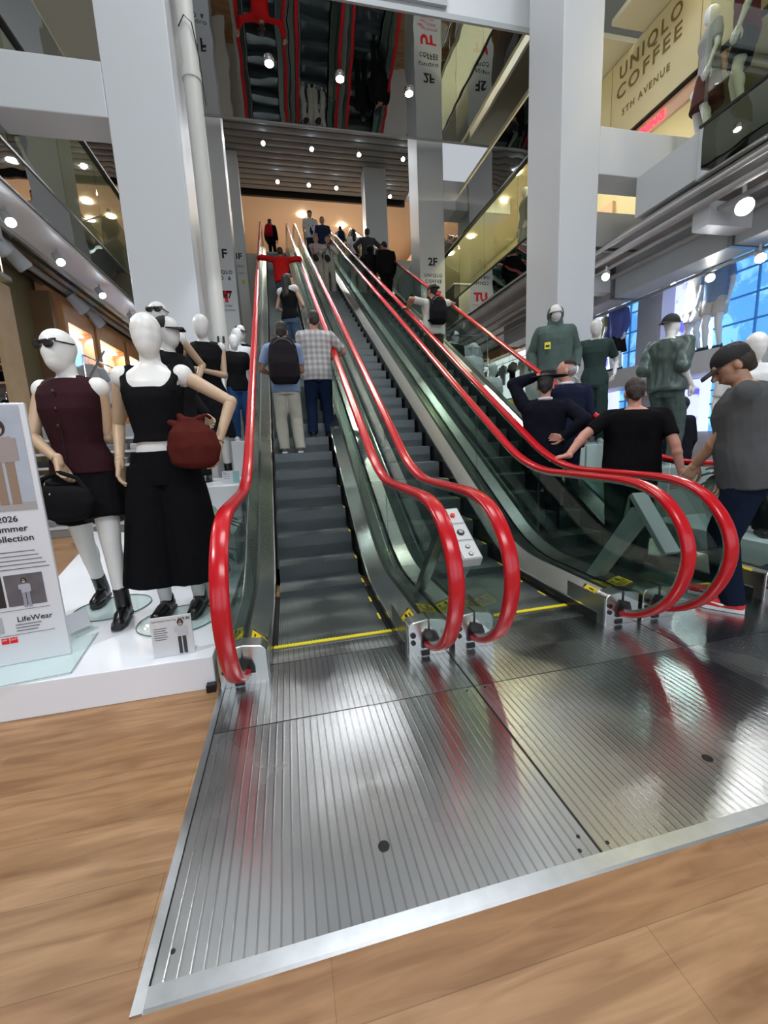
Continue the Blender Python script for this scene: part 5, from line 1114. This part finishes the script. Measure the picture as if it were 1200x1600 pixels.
figure('mannequin', 'mannequin in sunglasses and black sleeveless top behind the black cap mannequin', (-1.10, 4.66, .861), 1.78, R(180-10), 'mannequin', 'mannequins on the left platform', 'f', man='white', arms='wood', vox=.011, glasses=True, top=('sleeveless', 'black', (.01,.01,.011)), bottom=('skirt', 'black', (.01,.01,.011)), hands=((-.27,.0,1.0), (.27,.05,1.0)))
figure('mannequin', 'mannequin in black sleeveless top and long black skirt holding its hand at the waist', (-.80, 5.12, .861), 1.80, R(180+4), 'mannequin', 'mannequins on the left platform', 'f', man='white', arms='wood', vox=.011, head=(-10, 0), top=('sleeveless', 'black', (.01,.01,.011)), bottom=('skirt', 'black', (.01,.01,.011)), shoe=('black leather boot', (.008,.008,.009)),
    hands=((.06, .17, 1.20), (.24, .02, 1.02)), pole=((-1,-.4,-.3), (1,-.6,0)), fingers=(((1,.2,-.1),(0,-1,0)), (None,None)))
t = thing('price_card', 'small white price card standing on the rear plinth beside the black boots', 'sign', (-.60, 4.6, .862), R(-6)); MB().box((-.085,-.004,0), (.085,.004,.13)).obj('card', mat('card_white', (.75,.76,.80), .4), t, False); MB().box((.02,-.0055,.005), (.083,-.004,.125)).obj('picture', mat('pale_cyan_print', (.35,.60,.62), .5), t, False)
for k in range(3): MB().box((-.075,-.0055,.09-.02*k), (-.01,-.004,.096-.02*k)).obj('print_line', GREYP, t, False)
text('Top', .02, BLACK, t, frontM(-.075, -.005, .105))
# small group
for x, y, z, hh, lab, tp, bt, hat in ((-.575, 7.25, 1.301, 1.80, 'small distant mannequin with black cap, black top and white overshirt by the left handrail', ('sleeveless', 'black', (.01,.01,.011)), ('trousers', 'navy_blue_denim', (.01,.03,.10)), ('cap', (.006,.006,.007))),
        (-.585, 6.70, 1.301, 1.62, 'small distant all-white dressed mannequin by the left handrail', ('blouse', 'white_blouse', (.75,.77,.80)), ('trousers', 'white_trousers', (.7,.72,.75)), None),
        (-.585, 6.15, 1.301, 1.40, 'nearest of the small mannequins by the left handrail, with a black scarf and short trousers', ('tee', 'black', (.01,.01,.011)), ('trousers', 'blue_denim', (.02,.06,.16)), None)):
    figure('mannequin', lab, (x, y, z), hh, R(180+12), 'mannequin', 'small mannequins beside the left handrail', 'f', man='gloss', vox=.013, top=tp, bottom=bt, hat=hat, shoe=('white trainer', (.7,.7,.7)))
# potted plants left (beside the handrail)
def leafy(name, label, loc, n, ln, m, tilt=(20, 75), wid=.35, pot=None, seed=1, group=None):
    rnd = random.Random(seed); t = thing(name, label, 'plant', loc, 0, group)
    if pot: pot(t)
    for k in range(n):
        az = rnd.random()*2*PI; tl = R(rnd.uniform(*tilt)); L = ln*rnd.uniform(.7, 1.15); b = MB(); rg = []
        for q in range(7):
            u = q/6; wd = L*wid*.5*math.sin(PI*min(1, u*.92+.06))**.8; r_ = L*u; th = tl+u*.9*R(40)
            rr = math.sin(th)*r_; zz = math.cos(th)*r_+.02
            cth, sth = math.cos(az), math.sin(az)
            rg.append([(rr*cth-wd*sth, rr*sth+wd*cth, zz+wd*.3), (rr*cth, rr*sth, zz+.004), (rr*cth+wd*sth, rr*sth-wd*cth, zz+wd*.3), (rr*cth, rr*sth, zz-.004)])
        b.rings(rg).obj('leaf', m, t)
    return t
LM = mat('leaf_pale', (.10, .22, .13), .45, vary=.5, bscale=18)
def cyl_pot(r, h_, m): return lambda t: (MB().loft([(0,0,-h_,r*.8,r*.8),(0,0,-h_*.5,r,r),(0,0,-.02,r*.95,r*.95),(0,0,0,r*.9,r*.9)], 24).obj('pot', m, t), None)[1]
leafy('potted_plant', 'pale green leafy plant in a white pot next to the left red handrail', (-.62, 3.50, .60), 16, .24, LM, pot=cyl_pot(.12, .42, WHITE2), seed=3)
leafy('potted_plant', 'darker broad-leaved plant low against the left balustrade', (-.60, 3.05, .46), 12, .17, LEAF, pot=cyl_pot(.11, .279, WHITE2), seed=5)
t = thing('steel_bowl', 'round polished steel planter behind the culottes mannequin', 'planter', (-.66, 3.42-.04, .18)); 
bpy.data.objects.remove(t)
# poster stand at the far left
t = thing('poster_stand', 'tall white poster stand reading 2026 Summer Collection at the left edge', 'poster stand', (-1.42, 2.41, .181), R(8))
MB().box((-.34, -.012, .0), (.19, .012, 1.32)).obj('panel', mat('poster_white', (.70,.71,.74), .35), t, False, bevel=.004)
MB().box((-.40, -.26, .0), (.26, .22, .006)).obj('acrylic_base', GLASSC, t, False)
for a in ((-.40,-.26,.26,-.255), (.255,-.26,.26,.22)): MB().box((a[0], a[1], .0065), (a[2], a[3], .008)).obj('acrylic_edge', mat('acrylic_edge', (.25,.30,.34), .2), t, False)
yf = -.0135
MB().box((-.30, yf-.001, .80), (.165, yf, 1.31)).obj('beach_photo', mat('beach_photo', (.40,.44,.50), .5, vary=.25, bscale=6), t, False)
MB().box((-.30, yf-.0015, .80), (.165, yf-.0005, .84)).obj('photo_ground', mat('photo_sand', (.36,.34,.33), .5), t, False)
def silhouette(t, x, z, s, hair_c, top_c, bot_c, y=yf, skirt=False):
    sk = mat('print_skin', (.55,.36,.26), .6)
    MB().box((x-.06*s, y-.002, z), (x-.01*s, y-.0012, z+.30*s)).box((x+.008*s, y-.002, z), (x+.06*s, y-.0012, z+.30*s)).obj('printed_trousers', mat('print_%d' % int(bot_c[0]*999), bot_c, .6), t, False) if not skirt else MB().add([(x-.10*s,y-.002,z+.05*s),(x+.10*s,y-.002,z+.05*s),(x+.04*s,y-.002,z+.32*s),(x-.04*s,y-.002,z+.32*s),(x-.10*s,y-.0012,z+.05*s),(x+.10*s,y-.0012,z+.05*s),(x+.04*s,y-.0012,z+.32*s),(x-.04*s,y-.0012,z+.32*s)], [(0,1,2,3),(7,6,5,4),(0,4,5,1),(1,5,6,2),(2,6,7,3),(3,7,4,0)]).obj('printed_skirt', mat('print_%d' % int(bot_c[0]*999), bot_c, .6), t, False)
    MB().box((x-.062*s, y-.003, z+.29*s), (x+.062*s, y-.0015, z+.46*s)).box((x-.095*s, y-.003, z+.36*s), (x-.062*s, y-.0015, z+.45*s)).box((x+.062*s, y-.003, z+.30*s), (x+.090*s, y-.0015, z+.45*s)).obj('printed_top', mat('print_t%d' % int(top_c[0]*999), top_c, .6), t, False)
    MB().ell((x, y-.002, z+.52*s), (.045*s, .0012, .058*s)).obj('printed_hair', mat('print_h', hair_c, .6), t); MB().ell((x, y-.0035, z+.51*s), (.028*s, .0008, .040*s)).obj('printed_face', sk, t)
    MB().box((x-.028*s, y-.0048, z+.518*s), (x+.028*s, y-.0042, z+.534*s)).obj('printed_sunglasses', BLACK, t, False)
silhouette(t, .065, .83, .72, (.02,.015,.012), (.33,.27,.26), (.28,.19,.13))
tb = BLACK
for k, (s_, z) in enumerate((('2026', .745), ('Summer', .695), ('Collection', .645))): text(s_, .044 if k else .042, tb, t, frontM(.035, yf-.001, z), 'lettering', .0003, 'CENTER', 1.0, .0006)
for k in range(5): MB().box((-.22+.02*(k % 2), yf-.0012, .590-.022*k), (.12+.012*k, yf, .594-.022*k)).obj('print_line', mat('print_grey', (.12,.12,.13), .6), t, False)
MB().box((-.20, yf-.001, .31), (-.04, yf, .475)).obj('skirt_photo', mat('photo_dark', (.02,.018,.017), .5), t, False); silhouette(t, -.115, .315, .24, (.02,.015,.012), (.10,.11,.05), (.45,.015,.02), yf-.001, True)
MB().box((-.03, yf-.001, .31), (.13, yf, .475)).obj('portrait_photo', mat('photo_mid', (.12,.11,.12), .5, vary=.4, bscale=20), t, False); silhouette(t, .05, .30, .27, (.03,.02,.015), (.42,.42,.48), (.3,.3,.36), yf-.001)
MB().box((-.25, yf-.0012, .288), (.14, yf, .290)).obj('rule', MT['print_grey'], t, False); MB().box((-.25, yf-.0012, .158), (.14, yf, .160)).obj('rule', MT['print_grey'], t, False)
MB().box((-.155, yf-.001, .175), (-.07, yf, .262)).obj('magazine_print', mat('print_lightgrey', (.42,.45,.46), .5), t, False); MB().box((-.15, yf-.0016, .20), (-.12, yf-.001, .255)).obj('magazine_red', REDC, t, False)
text('LifeWear', .040, tb, t, frontM(-.01, yf-.001, .225), 'lettering', .0003, 'LEFT', 1.0, .0003)
for k in range(3): MB().box((-.02, yf-.0012, .208-.016*k), (.09-.01*k, yf, .212-.016*k)).obj('print_line', MT['print_grey'], t, False)
for dx in (-.035, .0): MB().box((-.055+dx, yf-.0014, .117), (-.024+dx, yf, .148)).obj('red_logo_square', REDC, t, False)
text('UNI', .013, MT['card_white'], t, frontM(-.0895, yf-.0015, .135), 'logo_letters', .0002); text('QLO', .013, MT['card_white'], t, frontM(-.0545, yf-.0015, .135), 'logo_letters', .0002)
# small acrylic signs
t = thing('acrylic_sign', 'clear acrylic price sign showing a woman in a white tank top', 'sign', (-.665, 2.235, .181), R(2))
MB().box((-.098, -.006, 0), (.098, .006, .215)).obj('sheet', mat('sign_white', (.68,.69,.71), .35), t, False); MB().box((-.098, -.006, 0), (.098, .07, .004)).obj('foot', GLASSC, t, False)
text('Soft Ribbed Tank Top', .013, tb, t, frontM(-.088, -.0065, .192), 'lettering', .0002); text('$19.90', .021, tb, t, frontM(.035, -.0065, .190), 'lettering', .0002, bold=.0005)
for k in range(6): MB().box((-.085, -.0075, .155-.012*k), (-.02-.008*(k % 2), -.006, .158-.012*k)).obj('print_line', MT['print_grey'], t, False)
silhouette(t, .045, .008, .33, (.05,.03,.02), (.55,.56,.60), (.04,.04,.045), -.006, False)
t = thing('acrylic_sign', 'small tilted clear sign holder behind the poster stand', 'sign', (-1.30, 2.72, .181), R(60)); MB().box((-.07, -.003, 0), (.07, .003, .15), Matrix.Rotation(R(-18), 4, 'X')).obj('sheet', GLASSC, t, False); MB().box((-.07, -.05, 0), (.07, .05, .003)).obj('foot', GLASSC, t, False); MB().box((-.06, -.0045, .02), (.06, -.003, .13), Matrix.Rotation(R(-18), 4, 'X')).obj('card', MT['card_white'], t, False)

# ================================================================== RIGHT SIDE
plinth(3.60, 6.9, 2.30, 3.55, .30, 'low white platform with the vase at the right')
plinth(3.62, 4.15, 5.25, 6.15, 1.18, 'white plinth under the hooded jacket mannequin')
plinth(4.18, 5.0, 5.25, 6.15, 1.02, 'white plinth under the green t-shirt mannequin')
plinth(4.2, 5.0, 4.05, 4.9, .76, 'white plinth under the backwards-cap mannequin')
for k, (y0, y1, z) in enumerate(((7.2, 7.95, .85), (7.97, 8.75, 1.35), (8.77, 9.6, 1.75))): plinth(3.55, 4.25, y0, y1, z, ['lowest white step plinth beside the right handrail', 'middle white step plinth beside the right handrail', 'highest white step plinth beside the right handrail'][k])
f, i = figure('mannequin', 'mannequin in grey-green hooded jacket with a yellow badge and pale visor', (3.86, 5.60, 1.181), 1.82, R(180-28), 'mannequin', 'mannequins on the right side', 'm', man='white', vox=.010, hat=('visor', (.62,.62,.60)), top=('hoodie', 'grey_green', (.095,.14,.125)), bottom=('trousers', 'pale_trousers', (.45,.46,.42)), shoe=('white trainer', (.6,.6,.6)), hands=((-.30,.02,.95), (.30,.02,.95)), bulk=1.05)
MB().box((.075,.168,1.20), (.155,.176,1.29), None).obj('yellow_badge', mat('badge_yellow', (.90,.85,.02), .5), f, False)
MB().box((.09,.176,1.225), (.14,.179,1.255), None).obj('badge_print', BLACK, f, False)
MB().tube([(.0+.155*math.cos(q), .0+.125*math.sin(q), .86) for q in [2*PI*k/24 for k in range(25)]], .018, 6).obj('hem_band', BLACK, f)
f, i = figure('mannequin', 'mannequin in dark green fitted t-shirt with a white belt', (4.55, 5.62, 1.021), 1.80, R(180-35), 'mannequin', 'mannequins on the right side', 'f', man='white', vox=.010, top=('tee', 'dark_green', (.035,.06,.055)), bottom=('trousers', 'dark_green_trousers', (.03,.05,.048)), shoe=('white trainer', (.6,.6,.6)), hands=((-.26,.05,1.02), (.26,.05,1.02)))
MB().tube([(.118*1.15*math.cos(q), .115*math.sin(q), 1.05) for q in [2*PI*k/24 for k in range(25)]], .013, 6).obj('belt', cloth('belt_white', (.75,.75,.75)), f)
figure('mannequin', 'mannequin with backwards black cap and dark green short jacket facing right', (4.62, 4.42, .761), 1.80, R(-75), 'mannequin', 'mannequins on the right side', 'm', man='white', vox=.009, hat=('backcap', (.008,.008,.009)), top=('blouson', 'green_satin', (.075,.115,.10), mat('green_satin', (.055,.085,.075), .38, vary=.3, bscale=5), 1.15), bottom=('trousers', 'track_green', (.07,.10,.09)), shoe=('white trainer', (.6,.6,.6)), hands=((-.235,.04,.96), (.235,.06,.96)), pole=((0,-1,0),(0,-1,0)), wrinkle=2.0)
figure('mannequin', 'bald white mannequin head rising behind the man in the grey t-shirt', (4.10, 3.05, .301), 1.72, R(150), 'mannequin', 'mannequins on the right side', 'm', man='white', vox=.010, top=('tee', 'white', (.7,.7,.7)), bottom=('trousers', 'pale_trousers', (.45,.46,.42)))
figure('mannequin', 'white mannequin with a black hood at the right picture edge', (3.92, 2.62, .301), 1.46, R(140), 'mannequin', 'mannequins on the right side', 'm', man='white', vox=.010, hat=('beanie', (.01,.01,.011)), top=('hoodie', 'black', (.01,.01,.011)), bottom=('trousers', 'black', (.01,.01,.011)))
for x, y, z, hh, lab, hat in ((3.80, 9.15, 1.751, 1.76, 'mannequin with black cap beside the upper right handrail', ('cap', (.01,.01,.011))), (3.88, 8.35, 1.351, 1.74, 'mannequin with white bucket cap and pale clothes beside the right handrail', ('cap', (.62,.62,.60))), (3.86, 7.50, .851, 1.70, 'lowest bare-headed white mannequin beside the right handrail', None)):
    figure('mannequin', lab, (x, y, z), hh, R(200), 'mannequin', 'stepped mannequins beside the right handrail', 'm', man='gloss', vox=.013, hat=hat, top=('tee', 'black' if hat and hat[1][0] < .1 else 'white', (.01,.01,.011) if hat and hat[1][0] < .1 else (.7,.7,.7)), bottom=('shorts', 'white_trousers', (.7,.72,.75)), shoe=('white trainer', (.7,.7,.7)))
# mannequins in front of the blue window displays
for x, y, hh, lab, tp, bt, hat, rz_ in ((7.55, 6.35, 1.72, 'mannequin in light blue shirt and white shorts in front of the largest blue display', ('tee', 'sky_shirt', (.25,.36,.55)), ('shorts', 'off_white', (.62,.60,.56)), ('beanie', (.01,.01,.011)), 100),
        (7.60, 6.75, 1.62, 'white-lit mannequin just left of the light blue shirt mannequin', ('tee', 'white', (.7,.7,.7)), ('shorts', 'white_trousers', (.7,.72,.75)), None, 80),
        (7.55, 8.62, 1.60, 'mannequin in blue denim jacket and black skirt in front of the far blue display', ('jacket', 'denim_jacket', (.10,.13,.36)), ('skirt', 'black', (.01,.01,.011)), ('cap', (.7,.7,.7)), 100),
        (7.55, 9.05, 1.52, 'mannequin in olive top striding left of the denim jacket mannequin', ('tee', 'olive_top', (.25,.25,.15)), ('skirt', 'black', (.01,.01,.011)), None, 60)):
    figure('mannequin', lab, (x, y, 2.521), hh, R(rz_), 'mannequin', 'mannequins in the blue window displays', 'm', man='gloss', vox=.012, hat=hat, top=tp, bottom=bt, shoe=('black shoe', (.01,.01,.01)))
# upper gallery mannequins
for x, y, hh, lab, tp, bt, sx, rz_ in ((5.88, 4.85, 1.72, 'mannequin in maroon t-shirt and black shorts on the upper right gallery', ('tee', 'maroon_tee', (.16,.008,.02)), ('shorts', 'black', (.01,.01,.011)), 'm', 40),
        (5.92, 5.35, 1.62, 'mannequin in grey top and long brown skirt beside the coffee lettering', ('tee', 'mid_grey', (.35,.36,.36)), ('skirt', 'brown_skirt', (.09,.04,.035)), 'f', 60),
        (5.9, 4.25, 1.76, 'mannequin in pale denim clothes at the top right edge of the upper gallery', ('shirt', 'pale_denim', (.45,.52,.58)), ('wide', 'pale_denim', (.45,.52,.58)), 'f', 70),
        (5.9, 3.75, 1.72, 'second maroon shirt mannequin at the extreme right of the upper gallery', ('tee', 'maroon_tee', (.16,.008,.02)), ('trousers', 'black', (.01,.01,.011)), 'm', 60),
        (5.5, 8.6, 1.55, 'mannequin in black jacket and brown trousers behind the far gallery glass', ('jacket', 'black', (.01,.01,.011)), ('wide', 'taupe', (.12,.10,.09)), 'f', 60),
        (5.6, 9.3, 1.55, 'pale grey mannequin beside the black jacket one behind the far gallery glass', ('blouse', 'mid_grey', (.35,.36,.36)), ('wide', 'mid_grey', (.35,.36,.36)), 'f', 80),
        (-3.7, 8.4, 1.6, 'mannequin in plain grey behind the left gallery glass', ('tee', 'slate_grey', (.10,.11,.12)), ('wide', 'slate_grey', (.10,.11,.12)), 'f', -60),  # left gallery mannequins are added, standing in for reflections
        (-3.6, 7.15, 1.6, 'mannequin in dark red top behind the left gallery glass', ('tee', 'maroon_tee', (.16,.008,.02)), ('trousers', 'black', (.01,.01,.011)), 'f', -60),
        (-3.7, 5.2, 1.6, 'mannequin in white shirt behind the left gallery glass', ('tee', 'white', (.7,.7,.7)), ('trousers', 'navy', (.02,.03,.07)), 'f', -60)):
    figure('mannequin', lab, (x, y, (5.021 if x > 0 else 4.901)), hh, R(rz_), 'mannequin', 'mannequins on the upper galleries', sx, man='gloss', vox=.013, top=tp, bottom=bt, shoe=('black shoe', (.01,.01,.01)))
# vase and dark plants at the right
t = thing('vase', 'large round white ceramic vase between the two right red handrail loops', 'vase', (3.92, 3.0, .301)); MB().loft([(0,0,0,.09,.09),(0,0,.06,.15,.15),(0,0,.20,.20,.20),(0,0,.33,.19,.19),(0,0,.41,.13,.13),(0,0,.43,.12,.12)], 32).obj('body', WHITE2, t); MB().cone((0,0,.425),(0,0,.432),.10,.10,24).obj('opening', BLACK, t)
leafy('leafy_plant', 'dark glossy plant with big leaves in the white vase', (3.92, 3.0, .735), 22, .34, LEAFD, (10, 80), .45, seed=9)
leafy('leafy_plant', 'dark leafy plant standing behind the black t-shirt man', (4.45, 3.25, .60), 24, .42, LEAFD, (5, 85), .42, pot=cyl_pot(.16, .298, WHITE2), seed=12)
leafy('leafy_plant', 'dark leafy plant further right behind the grey t-shirt man', (5.0, 3.1, .60), 20, .42, LEAFD, (5, 85), .42, pot=cyl_pot(.16, .298, WHITE2), seed=15)
glass_disc(4.28, 2.72, .302, 'round glass base on the right white platform'); 
t = thing('bent_tube_stand', 'slim black and steel crossed display stand on the right platform', 'display stand', (4.7, 2.5, .301)); MB().cap((-.3,0,.02), (.35,.0,.40), .02, seg=8).obj('bar', BLACK, t); MB().cap((-.3,.1,.02), (.40,.1,.28), .012, seg=8).obj('bar', STEEL, t)
